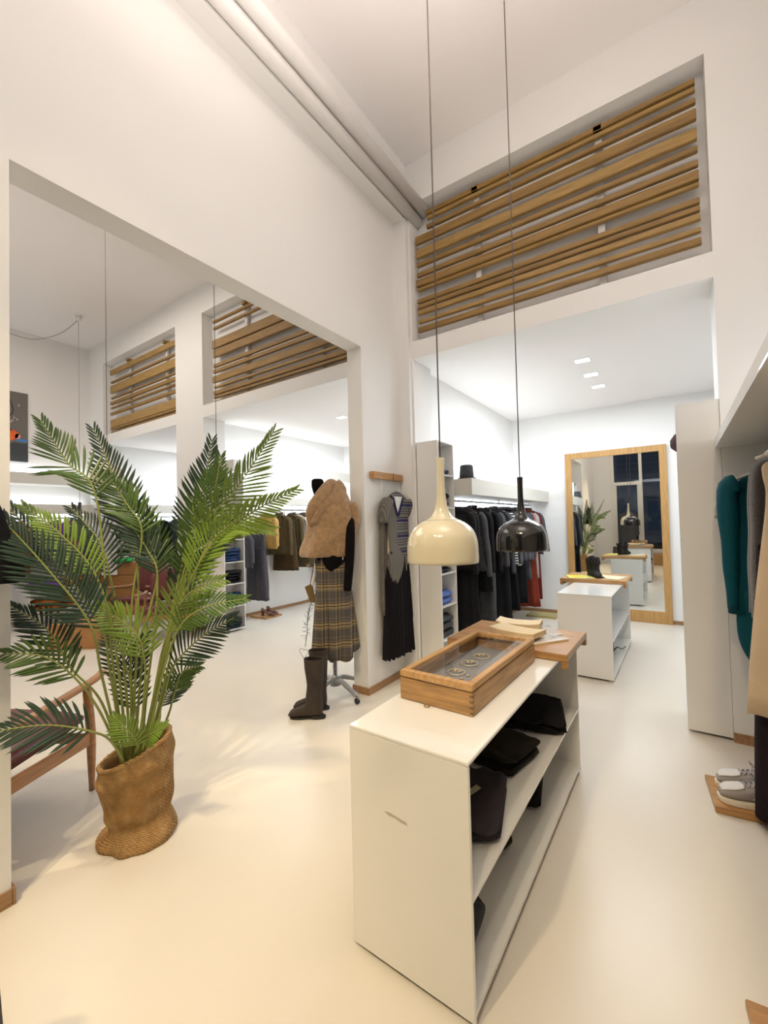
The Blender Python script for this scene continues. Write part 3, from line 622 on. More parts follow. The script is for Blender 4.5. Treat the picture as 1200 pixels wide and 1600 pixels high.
blob('orange_bloom', .57, .44, .10, .09, (.75, .13, .02), 1); blob('pink_petal', .66, .42, .04, .05, (.75, .35, .3), 2); blob('blue_stroke', .72, .36, .09, .025, (.06, .2, .5), 3)
bm = bm_new(); tube(bm, cat([(.033, .58, .5), (.033, .52, .68), (.033, .6, .85), (.033, .55, 1.05)], 5), .008, 6); build('dark_stem', bm, mat('paint_dark', (.04, .04, .04), .7), t)
for k in range(6): blob('petal', .55+rnd.uniform(-.02, .14), .62+rnd.uniform(0, .42), .012, .02, (.45, .38, .36), 10+k)

# ---------------------------------------------------------------- armchairs
leather = mat('oxblood_leather', (.13, .026, .022), .38, var=.15, vscale=8, bump=.1, bscale=60)
chairw = wood('chair_teak', (.42, .21, .09), (.32, .15, .06), 1, rough=.4)
def cushion(bm, w, d, h, n=12, puff=.3):
    rings = []
    for i in range(n+1):
        f = i/n; x = (f-.5)*w; e = (1-abs(2*f-1)**5*.55)
        ring = []
        for k in range(24):
            a = 2*pi*k/24; c_, s_ = cos(a), sin(a)
            ring.append(Vector((x, d/2*abs(c_)**.4*(1 if c_ > 0 else -1), h/2*abs(s_)**.6*(1 if s_ > 0 else -1)*e)))
        rings.append(ring)
    loft(bm, rings)
def armchair(label, loc, rz):
    t = thing('armchair', label, 'armchair', loc, rz, 'wooden armchairs in the side room')   # faces +y
    for s in (-1, 1):
        x = s*.335
        bm = bm_new(); tube(bm, cat([(x, .29, 0), (x, .285, .33), (x*1.0, .26, .58)], 4), [.014, .016, .02, .023, .024, .024, .023, .022, .02], 10); build('front_leg', bm, chairw, t, smooth=True)
        bm = bm_new(); tube(bm, cat([(x, -.38, 0), (x, -.30, .30), (x, -.26, .55)], 4), .018, 10); build('rear_leg', bm, chairw, t, smooth=True)
        bm = bm_new(); tube(bm, cat([(x*.96, .40, .625), (x, .30, .60), (x*1.04, .05, .575), (x*1.02, -.15, .555), (x*.98, -.32, .57)], 5), [.008]+[.026]*3+[.03]*12+[.024]*5, 12, .5); build('armrest', bm, chairw, t, smooth=True)
        bm = bm_new(); bx(bm, x-.011, x+.011, -.30, .28, .255, .325); build('side_rail', bm, chairw, t, bevel=.004)
    bm = bm_new(); bx(bm, -.33, .33, .255, .275, .26, .32); build('front_rail', bm, chairw, t, bevel=.004)
    bm = bm_new(); bx(bm, -.33, .33, -.31, -.29, .22, .28); build('rear_rail', bm, chairw, t, bevel=.004)
    bm = bm_new(); cushion(bm, .58, .58, .12)
    bmesh.ops.rotate(bm, matrix=Matrix.Rotation(radians(5), 3, 'X'), verts=bm.verts); bmesh.ops.translate(bm, vec=(0, .0, .375), verts=bm.verts); build('seat_cushion', bm, leather, t, smooth=True)
    bm = bm_new(); cushion(bm, .54, .11, .46)
    bmesh.ops.rotate(bm, matrix=Matrix.Rotation(radians(16), 3, 'X'), verts=bm.verts); bmesh.ops.translate(bm, vec=(0, -.30, .66), verts=bm.verts); build('back_cushion', bm, leather, t, smooth=True)
    bm = bm_new(); tube(bm, cat([(-.27, -.36, .86), (0, -.385, .875), (.27, -.36, .86)], 4), .015, 8); build('back_frame', bm, chairw, t, smooth=True)
    return t
arm0 = armchair('teak armchair with dark red leather seat beside the palm basket', (-2.91, .63, 0), .46)
dup(arm0, (-6.75, 3.25, 0), -2.6, 'teak armchair with dark red leather back beside the oak cash desk')
dup(arm0, (-5.7, 3.1, 0), -2.2, 'teak armchair partly hidden by palm stems, right of its twin')

# ---------------------------------------------------------------- cash desk of stacked oak boxes, paper notice, counters on the far left
t = thing('cash_desk', 'oak cash desk of stacked boxes behind the palm stems', 'cash desk', (-8.1, 3.15, 0), .63)
dk = wood('desk_oak', (.36, .17, .045), (.26, .115, .03), 0, rough=.5)
for i, (x0, x1, z0, z1) in enumerate(((.0, .72, 0, .22), (0, .72, .225, .45), (0, .72, .455, .67), (0, .95, .675, .88))):
    bm = bm_new(); bx(bm, x0, x1, 0, .32, z0, z1); build('box', bm, dk, t, bevel=.004)
boxes_obj('white_niche', [(.72, .95, .0, .32, .60, .672), (.72, .95, .29, .32, .4, .6), (.72, .95, 0, .32, .38, .40), (.93, .95, 0, .29, .4, .6)], lacq, t)
t = thing('notice_sheet', 'white printed notice fixed to the front of the oak cash desk', 'notice', (-8.02, 3.185, .68), .63)
box_obj('sheet', (-.0, .29, -.004, -.001, 0, .40), mat('paper_bright', (.86, .82, .78), .7), t)
ink = mat('ink', (.08, .08, .08), .7)
bm = bm_new()
for cx0 in (.03, .17):
    for k in range(12):
        bx(bm, cx0, cx0+random.uniform(.05, .1), -.0052, -.004, .36-k*.018, .364-k*.018)
build('text_lines', bm, ink, t)
boxes_obj('dark_icon', [(.05, .075, -.0052, -.004, .07, .105), (.20, .225, -.0052, -.004, .12, .155)], ink, t)
bm = bm_new(); bx(bm, 0, .6, 0, .5, 0, .30); o = build('oak_stool_box', bm, wood('warm_oak', (.45, .22, .07), (.36, .17, .05), 0), bevel=.004); o.location = (-6.35, 1.95, 0); o.rotation_euler = (0, 0, .6); tag(o, 'low orange-brown oak box on the floor behind the palm stalks', 'wooden box')
bm = bm_new(); bx(bm, 0, .3, 0, .28, 0, .42); o = build('grey_plinth', bm, mat('grey_paint', (.33, .34, .36), .6), bevel=.004); o.location = (-7.02, 2.45, 0); o.rotation_euler = (0, 0, .5); tag(o, 'small pale grey plinth left of the low oak box', 'plinth')
bm = bm_new()
for k in range(5): tube(bm, cat([(.02*k-.05, 0, 0), (.03*k-.07, .02*sin(k), .06), (.025*k-.05, 0, .11)], 3), .03, 8)
o = build('blue_scarf', bm, fab('cobalt_blue', (.02, .05, .62), rough=.6), smooth=True); o.location = (-7.42, 3.68, .46); tag(o, 'cobalt blue bag-like scarf in the white niche of the cash desk', 'scarf')
o = folded('blue_pouch', (-7.41, 3.66, .402), .63, .18, .2, .13, _M['cobalt_blue'], 'cobalt blue folded pouch in the white niche of the cash desk', None, 31, 2, 'pouch')
for x, y, z, lab, mm, w, h in ((-7.75, 3.45, .882, 'green folded scarf on the cash desk top', fab('leaf_green', (.02, .28, .06)), .25, .06),):
    folded('folded_scarf', (x, y, z), .6, w, .25, h, mm, lab, None, 41, 1)
# white counter with folded colourful knits at far left
t = thing('low_counter', 'long low white counter along the side room wall, with red knits', 'counter', (-8.55, -.9, 0))
box_obj('top', (0, .62, 0, 2.9, .70, .715), lacq, t); box_obj('shelf', (0, .62, .012, 2.888, .36, .372), lacq, t); box_obj('bottom_shelf', (0, .62, .012, 2.888, .05, .065), lacq, t)
for y in (0, 1.44, 2.888): box_obj('side_panel', (0, .62, y, y+.012, .0, .70), lacq, t)
box_obj('back_panel', (0, .012, .012, 2.888, .0, .70), lacq2, t)
red = fab('brick_red_knit', (.22, .035, .015)); mar = fab('maroon_knit', (.06, .012, .010)); pur = fab('violet_knit', (.13, .02, .30)); org = fab('orange_brown_knit', (.38, .10, .015)); pink = fab('salmon_knit', (.55, .20, .16))
g = 'folded knits on the low white counter'
folded('folded_sweater', (-8.15, 1.55, .716), .1, .45, .55, .13, red, 'brick red folded sweater on top of the low white counter', g, 51, 2)
folded('folded_sweater', (-8.15, .9, .716), .1, .45, .4, .12, pink, 'salmon folded sweater on top of the low white counter', g, 52, 2)
folded('folded_sweater', (-8.22, 1.5, .376), .0, .40, .6, .18, mar, 'maroon folded sweater on the shelf of the low white counter', g, 53, 2)
t = thing('low_counter', 'short low white counter beside the grey plinth, with violet knit', 'counter', (-8.35, 2.15, 0))
box_obj('top', (0, .62, 0, .95, .55, .565), lacq, t); box_obj('shelf', (0, .62, .012, .938, .25, .262), lacq, t)
for y in (0, .938): box_obj('side_panel', (0, .62, y, y+.012, .0, .55), lacq, t)
folded('folded_sweater', (-8.0, 2.4, .566), .1, .4, .36, .1, pur, 'violet folded sweater on the short low counter', g, 54, 1)
folded('folded_sweater', (-8.0, 2.85, .566), .1, .4, .36, .14, org, 'orange-brown folded sweater on the short low counter', g, 55, 2)
folded('folded_sweater', (-7.95, 2.5, .263), .1, .4, .5, .16, org, 'orange-brown folded blanket inside the short low counter', g, 56, 2)

# ---------------------------------------------------------------- woven basket and palm
jute = bpy.data.materials.new('jute_weave'); jute.use_nodes = True; nt = jute.node_tree; b = nt.nodes['Principled BSDF']; b.inputs['Roughness'].default_value = .9
tc = nt.nodes.new('ShaderNodeTexCoord'); n = nt.nodes.new('ShaderNodeTexNoise'); n.inputs['Scale'].default_value = 14; n.inputs['Detail'].default_value = 4; nt.links.new(tc.outputs['Object'], n.inputs['Vector'])
r = nt.nodes.new('ShaderNodeValToRGB'); nt.links.new(n.outputs[0], r.inputs[0]); r.color_ramp.elements[0].position = .3; r.color_ramp.elements[0].color = (.40, .21, .065, 1); r.color_ramp.elements[1].position = .72; r.color_ramp.elements[1].color = (.66, .41, .17, 1)
sx = nt.nodes.new('ShaderNodeSeparateXYZ'); nt.links.new(tc.outputs['Object'], sx.inputs[0])
at_ = nt.nodes.new('ShaderNodeMath'); at_.operation = 'ARCTAN2'; nt.links.new(sx.outputs['Y'], at_.inputs[0]); nt.links.new(sx.outputs['X'], at_.inputs[1])
cb = nt.nodes.new('ShaderNodeCombineXYZ'); nt.links.new(at_.outputs[0], cb.inputs[0]); nt.links.new(sx.outputs['Z'], cb.inputs[1])
mp = nt.nodes.new('ShaderNodeMapping'); mp.inputs['Scale'].default_value = (9, 55, 1); nt.links.new(cb.outputs[0], mp.inputs[0])
bk_ = nt.nodes.new('ShaderNodeTexBrick'); bk_.inputs['Scale'].default_value = 1; bk_.inputs['Mortar Size'].default_value = .07; bk_.inputs['Mortar Smooth'].default_value = 1; bk_.inputs['Brick Width'].default_value = .7; bk_.inputs['Row Height'].default_value = .42
bk_.inputs['Color1'].default_value = (1, 1, 1, 1); bk_.inputs['Color2'].default_value = (.82, .80, .76, 1); bk_.inputs['Mortar'].default_value = (.45, .38, .30, 1); nt.links.new(mp.outputs[0], bk_.inputs['Vector'])
mx = nt.nodes.new('ShaderNodeMix'); mx.data_type = 'RGBA'; mx.blend_type = 'MULTIPLY'; mx.inputs['Factor'].default_value = .8; nt.links.new(r.outputs[0], mx.inputs['A']); nt.links.new(bk_.outputs['Color'], mx.inputs['B']); nt.links.new(mx.outputs['Result'], b.inputs['Base Color'])
bp = nt.nodes.new('ShaderNodeBump'); bp.inputs['Strength'].default_value = .9; bp.inputs['Distance'].default_value = .006; bp.invert = True; nt.links.new(bk_.outputs['Fac'], bp.inputs['Height']); nt.links.new(bp.outputs[0], b.inputs['Normal'])
t = thing('potted_palm', 'tall palm with feathery fronds in a slumped woven jute basket', 'potted plant', (-2.15, 1.02, 0))
NB = 96; NZ = 60
rd = Vector((rgt.x, rgt.y))
def bpt(a, f):
    """basket wall: a angle, f 0..1 up"""
    tilt = (.05*cos(a-.603) + .012*sin(a-.603))
    z = f*(.385+tilt*1.15)
    r_ = .142+.016*f
    r_ += .014*math.exp(-((f-.03)/.09)**2) - .018*math.exp(-((f-.24)/.09)**2) + .012*math.exp(-((f-.55)/.12)**2)*sin(2*a+1) + .010*math.exp(-((f-.82)/.08)**2)
    fr_ = math.exp(-(((a+.603+1.9+pi) % (2*pi) - pi)/.7)**2)
    r_ += .035*fr_*math.exp(-((f-.04)/.07)**2) - .02*fr_*math.exp(-((f-.17)/.06)**2)
    r_ += .007*noise.noise(Vector((cos(a)*2.2, sin(a)*2.2, f*3.5)))*2
    return r_, z
bm = bm_new(); rings = []
for i in range(NZ+1):
    f = i/NZ; ring = []
    for k in range(NB):
        a = 2*pi*k/NB; r_, z = bpt(a, f)
        r_ += .0018*cos(k*pi+ (i % 2)*pi)*1.0 + .0003*sin(i*1.9)
        ring.append(Vector((r_*cos(a)-.045*f, r_*sin(a)+.0*f, z+.002)))
    rings.append(ring)
inner = []
for i in range(NZ, 34, -2):
    f = i/NZ; inner.append([Vector(((bpt(2*pi*k/NB, f)[0]-.02)*cos(2*pi*k/NB)-.045*f, (bpt(2*pi*k/NB, f)[0]-.02)*sin(2*pi*k/NB), bpt(2*pi*k/NB, f)[1]+.002)) for k in range(NB)])
loft(bm, rings+inner, True, True, False); build('basket', bm, jute, t, smooth=True)
bm = bm_new(); pts = [Vector(((bpt(2*pi*k/80, 1)[0]-.006)*cos(2*pi*k/80)-.045, (bpt(2*pi*k/80, 1)[0]-.006)*sin(2*pi*k/80), bpt(2*pi*k/80, 1)[1]+.003*sin(k*1.57*2)+.002)) for k in range(81)]
tube(bm, pts, [.0105+.002*(k % 2) for k in range(81)], 8); build('basket_rim', bm, jute, t, smooth=True)
bm = bm_new(); lathe(bm, [(.0, .22), (.07, .215), (.105, .20)], 24); build('soil', bm, mat('dark_soil', (.03, .018, .01), 1, bump=.8, bscale=60), t)
tones = [mat('leaf_bright', (.17, .27, .035), .38, var=.2, vscale=6), mat('leaf_mid', (.065, .125, .022), .4, var=.2, vscale=6), mat('leaf_dark', (.020, .046, .024), .42, var=.2, vscale=6)]
stalkm = mat('palm_stalk', (.25, .29, .07), .5, var=.15, vscale=5)
FR = [
([[-2.16,0.908,0.375],[-2.156,0.896,0.943],[-2.188,0.856,1.595],[-2.292,0.78,1.762],[-2.385,0.711,1.956]],0.17,1),
([[-2.158,0.94,0.346],[-2.129,1.004,0.981],[-2.157,1.012,1.376],[-2.252,0.97,1.674],[-2.357,0.913,1.948]],0.17,2),
([[-2.156,0.956,0.339],[-2.138,0.98,1.045],[-2.101,1.015,1.422],[-2.166,0.983,1.561],[-2.253,0.931,1.712]],0.15,1),
([[-2.15,1.007,0.317],[-2.082,1.123,0.946],[-2.032,1.199,1.366],[-1.986,1.265,1.657],[-1.967,1.304,1.897]],0.17,2),
([[-2.147,1.026,0.308],[-1.988,1.098,1.038],[-1.867,1.159,1.415],[-1.704,1.257,1.631],[-1.547,1.351,1.891]],0.18,0),
([[-2.145,1.037,0.319],[-2.019,1.131,1.029],[-1.908,1.212,1.429],[-1.869,1.248,1.616],[-1.844,1.27,1.799]],0.15,1),
([[-2.144,1.042,0.316],[-1.96,1.088,0.998],[-1.775,1.166,1.37],[-1.591,1.257,1.512],[-1.408,1.357,1.611]],0.13,0),
([[-2.147,1.026,0.323],[-1.987,1.09,0.98],[-1.887,1.136,1.206],[-1.757,1.205,1.443],[-1.554,1.335,1.428]],0.16,0),
([[-2.143,1.048,0.308],[-2.101,1.158,0.856],[-2.101,1.212,1.103],[-2.078,1.27,1.295],[-1.912,1.415,1.497]],0.17,2),
([[-2.16,0.903,0.384],[-2.031,0.813,0.818],[-1.97,0.744,1.069],[-2.017,0.621,1.299],[-2.097,0.498,1.506]],0.19,2),
([[-2.159,0.914,0.373],[-2.124,0.881,0.808],[-2.121,0.85,1.001],[-2.22,0.753,1.249],[-2.408,0.598,1.564]],0.19,2),
([[-2.158,0.929,0.36],[-2.083,0.886,0.927],[-2.097,0.817,1.248],[-2.178,0.716,1.433],[-2.277,0.615,1.559]],0.13,0),
([[-2.156,0.956,0.354],[-2.158,0.945,0.931],[-2.197,0.915,1.231],[-2.238,0.887,1.397],[-2.342,0.814,1.551]],0.15,2),
([[-2.16,0.903,0.378],[-2.089,0.835,0.69],[-2.128,0.735,0.865],[-2.151,0.661,1.04],[-2.234,0.56,1.152]],0.14,2),
([[-2.16,0.914,0.367],[-2.051,0.82,0.65],[-2.043,0.719,0.845],[-2.066,0.62,0.957],[-2.129,0.516,0.987]],0.14,1),
([[-2.159,0.93,0.336],[-2.011,0.839,0.544],[-1.974,0.747,0.637],[-2.021,0.619,0.702],[-2.102,0.494,0.712]],0.16,2),
([[-2.152,0.993,0.32],[-2.208,1.016,0.537],[-2.249,1.027,0.664],[-2.312,1.012,0.83],[-2.396,0.976,0.972]],0.15,2),
([[-2.151,0.999,0.311],[-2.217,1.04,0.432],[-2.27,1.057,0.538],[-2.319,1.063,0.719],[-2.282,1.117,0.906]],0.14,2),
([[-2.15,1.004,0.321],[-2.062,0.997,0.666],[-2.023,0.983,0.853],[-2.036,0.941,0.992],[-2.15,0.837,1.114]],0.15,0),
([[-2.145,1.037,0.306],[-2.033,1.042,0.746],[-1.953,1.053,0.962],[-1.851,1.089,1.141],[-1.698,1.17,1.212]],0.16,0),
([[-2.144,1.043,0.304],[-2.008,1.044,0.721],[-1.89,1.066,0.982],[-1.76,1.113,1.087],[-1.579,1.205,1.13]],0.12,1),
([[-2.142,1.054,0.312],[-2.071,1.091,0.632],[-2.022,1.119,0.785],[-1.907,1.193,0.921],[-1.774,1.282,1.01]],0.17,2),
([[-2.14,1.065,0.319],[-2.101,1.128,0.519],[-2.093,1.157,0.62],[-2.072,1.19,0.724],[-2.012,1.247,0.75]],0.12,1),
([[-2.142,1.054,0.318],[-2.175,1.122,0.472],[-2.211,1.154,0.531],[-2.203,1.205,0.614],[-2.164,1.267,0.658]],0.12,2),
([[-2.154,0.98,0.313],[-2.07,0.962,0.432],[-2.021,0.948,0.48],[-2.011,0.917,0.544],[-2.046,0.862,0.64]],0.1,0),
([[-2.151,1.004,0.297],[-2.07,0.99,0.419],[-2.027,0.975,0.466],[-1.978,0.974,0.522],[-1.885,1.011,0.587]],0.08,0),
([[-2.155,0.966,0.343],[-2.139,1.038,0.911],[-2.115,1.093,1.23],[-2.188,1.076,1.436],[-2.281,1.036,1.616]],0.17,1),
([[-2.154,0.977,0.333],[-2.071,1.042,0.889],[-2.053,1.061,1.221],[-2.095,1.041,1.338],[-2.172,0.994,1.475]],0.15,2),
([[-2.149,1.015,0.316],[-2.027,1.093,0.913],[-1.957,1.139,1.201],[-1.913,1.171,1.369],[-1.922,1.163,1.585]],0.16,1),
([[-2.149,1.01,0.318],[-2.182,1.105,0.889],[-2.169,1.192,1.117],[-2.14,1.275,1.259],[-2.08,1.365,1.315]],0.13,2)]
base = Vector((-2.15, 1.02, 0))
for idx, (pts, LL, tone) in enumerate(FR):
    rnd = random.Random(idx*7+3)
    P = [Vector(p)-base for p in pts]
    # root inside the basket
    P[0] = Vector((P[0].x*.55, P[0].y*.55, min(P[0].z, .3)))
    P.insert(0, Vector((P[0].x*.8, P[0].y*.8, .20)))
    curve = [Vector(q) for q in cat([tuple(p) for p in P], 12)]
    nst = 36   # points until blade base (index of P[3])
    bm = bm_new(); n = len(curve)
    tube(bm, curve, [.0075-.0052*(i/(n-1)) for i in range(n)], 6); fo = build('frond', bm, stalkm, t, smooth=True)
    bm = bm_new(); bl = curve[nst:]; N = 23
    # cumulative
    cum = [0]
    for a_, b_ in zip(bl, bl[1:]): cum.append(cum[-1]+(b_-a_).length)
    tot = cum[-1]
    def at(s):
        s = max(0, min(tot, s))
        for i in range(len(bl)-1):
            if cum[i+1] >= s:
                f = (s-cum[i])/max(1e-6, cum[i+1]-cum[i]); return bl[i].lerp(bl[i+1], f), (bl[i+1]-bl[i]).normalized()
        return bl[-1], (bl[-1]-bl[-2]).normalized()
    N = max(14, int(tot/.019)); N = min(N, 28)
    view = (Vector((0, 0, 1.45))-base-bl[len(bl)//2]).normalized()
    tw = rnd.uniform(-.5, .5)
    for k in range(N):
        f = (k+.5)/N; p, tg = at(f*tot)
        side0 = tg.cross(view).normalized(); nrm = side0.cross(tg).normalized()
        side0 = (side0*cos(tw)+nrm*sin(tw)).normalized(); nrm = side0.cross(tg).normalized()
        ln = LL*(.55+.45*sin(pi*min(1, f*1.15+.12)))*(1-.45*f**3)
        for s in (-1, 1):
            ang = radians(58-30*f)+rnd.uniform(-.06, .06)
            d0 = (tg*cos(ang)+side0*s*sin(ang)+nrm*.18).normalized()
            mid = p+d0*ln*.5+tg*ln*.03; end = p+d0*ln*.93+tg*ln*.16-Vector((0, 0, 1))*ln*.12
            wd = .0068*(1-.3*f)
            prev = None; segs = []
            for q in range(6):
                u = q/5; c = p*(1-u)**2+mid*2*u*(1-u)+end*u*u
                ww = wd*(.35+1.6*u)*(1-u)**.55*1.25 if u < 1 else 0.0002
                ax = (end-p).normalized().cross(nrm).normalized()
                segs.append((c-ax*ww, c+nrm*ww*.35, c+ax*ww))
            V = [[bm.verts.new(x_) for x_ in sg] for sg in segs]
            for a_, b_ in zip(V, V[1:]):
                bm.faces.new((a_[0], a_[1], b_[1], b_[0])); bm.faces.new((a_[1], a_[2], b_[2], b_[1]))
    # terminal leaflet
    build('leaflets', bm, tones[tone], fo, smooth=False)

# ---------------------------------------------------------------- things by the shop front, seen in the tall mirror
bm = bm_new(); bx(bm, 0, 1.2, 0, .38, 0, .34); o = build('window_bench', bm, oak, bevel=.004); o.location = (-.62, YB+.03, 0); tag(o, 'low oak bench under the shop window, reflected in the tall mirror', 'bench')

# ================================================================ CLOTHES
def rings_body(rows, n=40, folds=7, amp=.010, seed=0, flat=.8):
    rows = cat(rows, 4); z0 = rows[0][0]; z1 = rows[-1][0]; out = []
    for row in rows:
        z, w, d = row[0], max(.003, row[1]), max(.003, row[2]); cx = row[3] if len(row) > 3 else 0
        f = max(0.0, (z0-z)/(z0-z1)); ring = []
        for k in range(n):
            a = 2*pi*k/n; c_, s_ = cos(a), sin(a)
            x = w*abs(c_)**flat*(1 if c_ > 0 else -1); y = d*abs(s_)**.8*(1 if s_ > 0 else -1)
            q = amp*(f**.8)*(sin(folds*a+seed*1.7+1.2*sin(f*3+seed)) + .7*noise.noise(Vector((c_*3+seed, s_*3, z*3))))
            ring.append(Vector((cx+x+q*c_*.5, y+q*s_*1.6+q*.4, z + (.012*noise.noise(Vector((a*2, seed, 0))) if row is rows[-1] else 0))))
        out.append(ring)
    return out
def body(t, name, rows, m, **k):
    ms = k.pop('slots', None); nm = k.pop('solid', .003)
    bm = bm_new(); loft(bm, rings_body(rows, **k), False, True, False)
    return build(name, bm, ms or m, t, smooth=True, solid=nm)
def top_rows(hw, L, hem, slope=.07, dep=.07):
    return [(-.075, .045, .040), (-.085, .075, .048), (-.10, .11, .05), (-.10-slope*.6, hw*.82, dep*.75), (-.10-slope, hw, dep*.8), (-.22, hw*1.0, dep), (-.34, hw*.96, dep*1.1), (-.34-(L-.34)*.5, (hw*.95+hem)/2, dep*1.15), (-.075-L, hem, dep*1.25)]
def sleeves(t, hw, L, m, r=.052, slope=.07, out=.03, cuff=.03, bend=0):
    for s in (-1, 1):
        x = s*(hw-.012)
        pts = [(x-s*.03, 0, -.10-slope*.7), (x+s*.012, .0, -.12-slope), (x+s*(.012+out*.4), -.005, -.14-slope-L*.3), (x+s*(.012+out*.8), -.01-bend, -.14-slope-L*.65), (x+s*(.012+out), -.02-bend, -.12-slope-L)]
        pts = cat(pts, 4); n = len(pts)
        bm = bm_new(); tube(bm, pts, [(r*1.05+(cuff-r)*(i/(n-1))**1.3)*(1+.06*sin(i*1.3+s)) for i in range(n)], 14, .8); build('sleeve', bm, m, t, smooth=True)
_hang = {}
def hanger(loc, rz, m, label, group, w=.19, clips=False):
    key = (m.name, clips)
    if key not in _hang:
        t = thing('clothes_hanger', label, 'hanger', loc, rz, group)
        bm = bm_new(); tube(bm, cat([(-.016, 0, -.012), (-.018, 0, .006), (0, 0, .016), (.017, 0, .004), (.012, 0, -.02), (0, 0, -.035), (0, 0, -.07)], 4), .0028, 6); build('hook', bm, steel, t, smooth=True)
        if clips:
            bm = bm_new(); tube(bm, [(-.15, 0, -.075), (.15, 0, -.075)], .006, 8); build('bar', bm, m, t, smooth=True)
            for s in (-1, 1): box_obj('clip', (s*.12-.014, s*.12+.014, -.012, .012, -.11, -.065), m, t)
        else:
            bm = bm_new(); tube(bm, cat([(-w, 0, -.135), (-w*.55, 0, -.098), (-.03, 0, -.07), (.03, 0, -.07), (w*.55, 0, -.098), (w, 0, -.135)], 3), .010, 8, .7); build('shoulder_bar', bm, m, t, smooth=True)
        _hang[key] = t; return t
    return dup(_hang[key], loc, rz, label, group)
hb = mat('dark_hanger', (.03, .018, .018), .35); hwh = mat('white_hanger', (.75, .72, .66), .35)
def garment(kind, loc, rz, m, label, group, hg='dark', L=.66, sl=.55, hw=.205, hem=.22, seed=1, extra=None, cat_='clothes', folds=7, amp=.009, dep=.038, hanglab=None, name=None, **kw):
    nm = name or {'top': 'jumper', 'jacket': 'jacket', 'coat': 'coat', 'dress': 'dress', 'trousers': 'trousers', 'skirt': 'skirt', 'shirt': 'shirt'}[kind]
    t = thing(nm, label, cat_, loc, rz, group)
    if kind in ('top', 'jacket', 'coat', 'dress', 'shirt'):
        body(t, 'body', top_rows(hw, L, hem, dep=dep), m, folds=folds, amp=amp, seed=seed)
        if sl: sleeves(t, hw, sl, m, r=kw.get('sr', .043), out=kw.get('out', .03))
        if kind in ('jacket', 'coat'):
            dk_ = m
            for s in (-1, 1):
                bm = bm_new()
                loft(bm, [[Vector((s*.035, -.052, -.07)), Vector((s*.075, -.058, -.10)), Vector((s*.085, -dep-.012, -.20)), Vector((s*.012, -dep-.022, -.36))],
                          [Vector((s*.032, -.060, -.07)), Vector((s*.078, -.066, -.10)), Vector((s*.088, -dep-.02, -.20)), Vector((s*.012, -dep-.03, -.36))]]); build('lapel', bm, dk_, t)
            bm = bm_new(); tube(bm, cat([(-.05, -.045, -.075), (-.045, .03, -.055), (0, .05, -.05), (.045, .03, -.055), (.05, -.045, -.075)], 4), .014, 8); build('collar', bm, dk_, t, smooth=True)
            for k in range(2):
                bm = bm_new(); tube(bm, [(.0, -dep*1.15-.012, -.40-.1*k), (.0, -dep*1.15-.020, -.40-.1*k)], .009, 10); build('button', bm, black_m, t)
            box_obj('neck_label', (-.018, .018, .02, .023, -.10, -.08), mat('label_cream', (.8, .78, .7), .6), t)
        elif kind in ('top', 'dress', 'shirt'):
            bm = bm_new(); tube(bm, [(.052*cos(a*pi/8), .042*sin(a*pi/8)*1.0, -.078-.012*(sin(a*pi/8) < 0)*abs(sin(a*pi/8))) for a in range(17)], .006, 6); build('neckband', bm, m, t, smooth=True)
    elif kind == 'skirt':
        W_ = kw.get('waist', .16)
        body(t, 'skirt_panel', [(-.09, W_, .025), (-.14, W_*1.02, .04), (-.09-L*.5, (W_+hem)/2, .06), (-.09-L, hem, .075)], m, folds=folds, amp=amp, seed=seed)
        box_obj('waistband', (-W_, W_, -.026, .026, -.12, -.085), m, t, bevel=.005)
    elif kind == 'trousers':
        W_ = kw.get('waist', .17); hl = kw.get('legw', .10)
        box_obj('waistband', (-W_, W_, -.028, .028, -.125, -.085), m, t, bevel=.006)
        bm = bm_new(); loft(bm, rings_body([(-.11, W_*.98, .035), (-.18, W_*1.03, .045), (-.30, W_*1.08, .05), (-.36, W_*1.05, .045)], folds=5, amp=.006, seed=seed)); build('seat', bm, m, t, smooth=True)
        for s in (-1, 1):
            rr = rings_body([(-.30, W_*.54, .05, s*W_*.5), (-.45, W_*.56, .05, s*W_*.53), (-.11-L*.6, (W_*.56+hl)/2, .05, s*(W_*.56+.01)), (-.11-L, hl, .05, s*max(hl, W_*.62))], n=28, folds=4, amp=.014, seed=seed+s)
            bm = bm_new(); loft(bm, rr, True, True, True); build('trouser_leg', bm, m, t, smooth=True)
    if hg:
        mm = hb if hg != 'white' else hwh
        hanger(loc, rz, mm, hanglab or f'{"white" if hg == "white" else "dark"} hanger holding the {label.split(",")[0].split(" hanging")[0]}'[:90], 'hangers on the rails', clips=(hg == 'clip' or kind in ('trousers', 'skirt')))
    return t

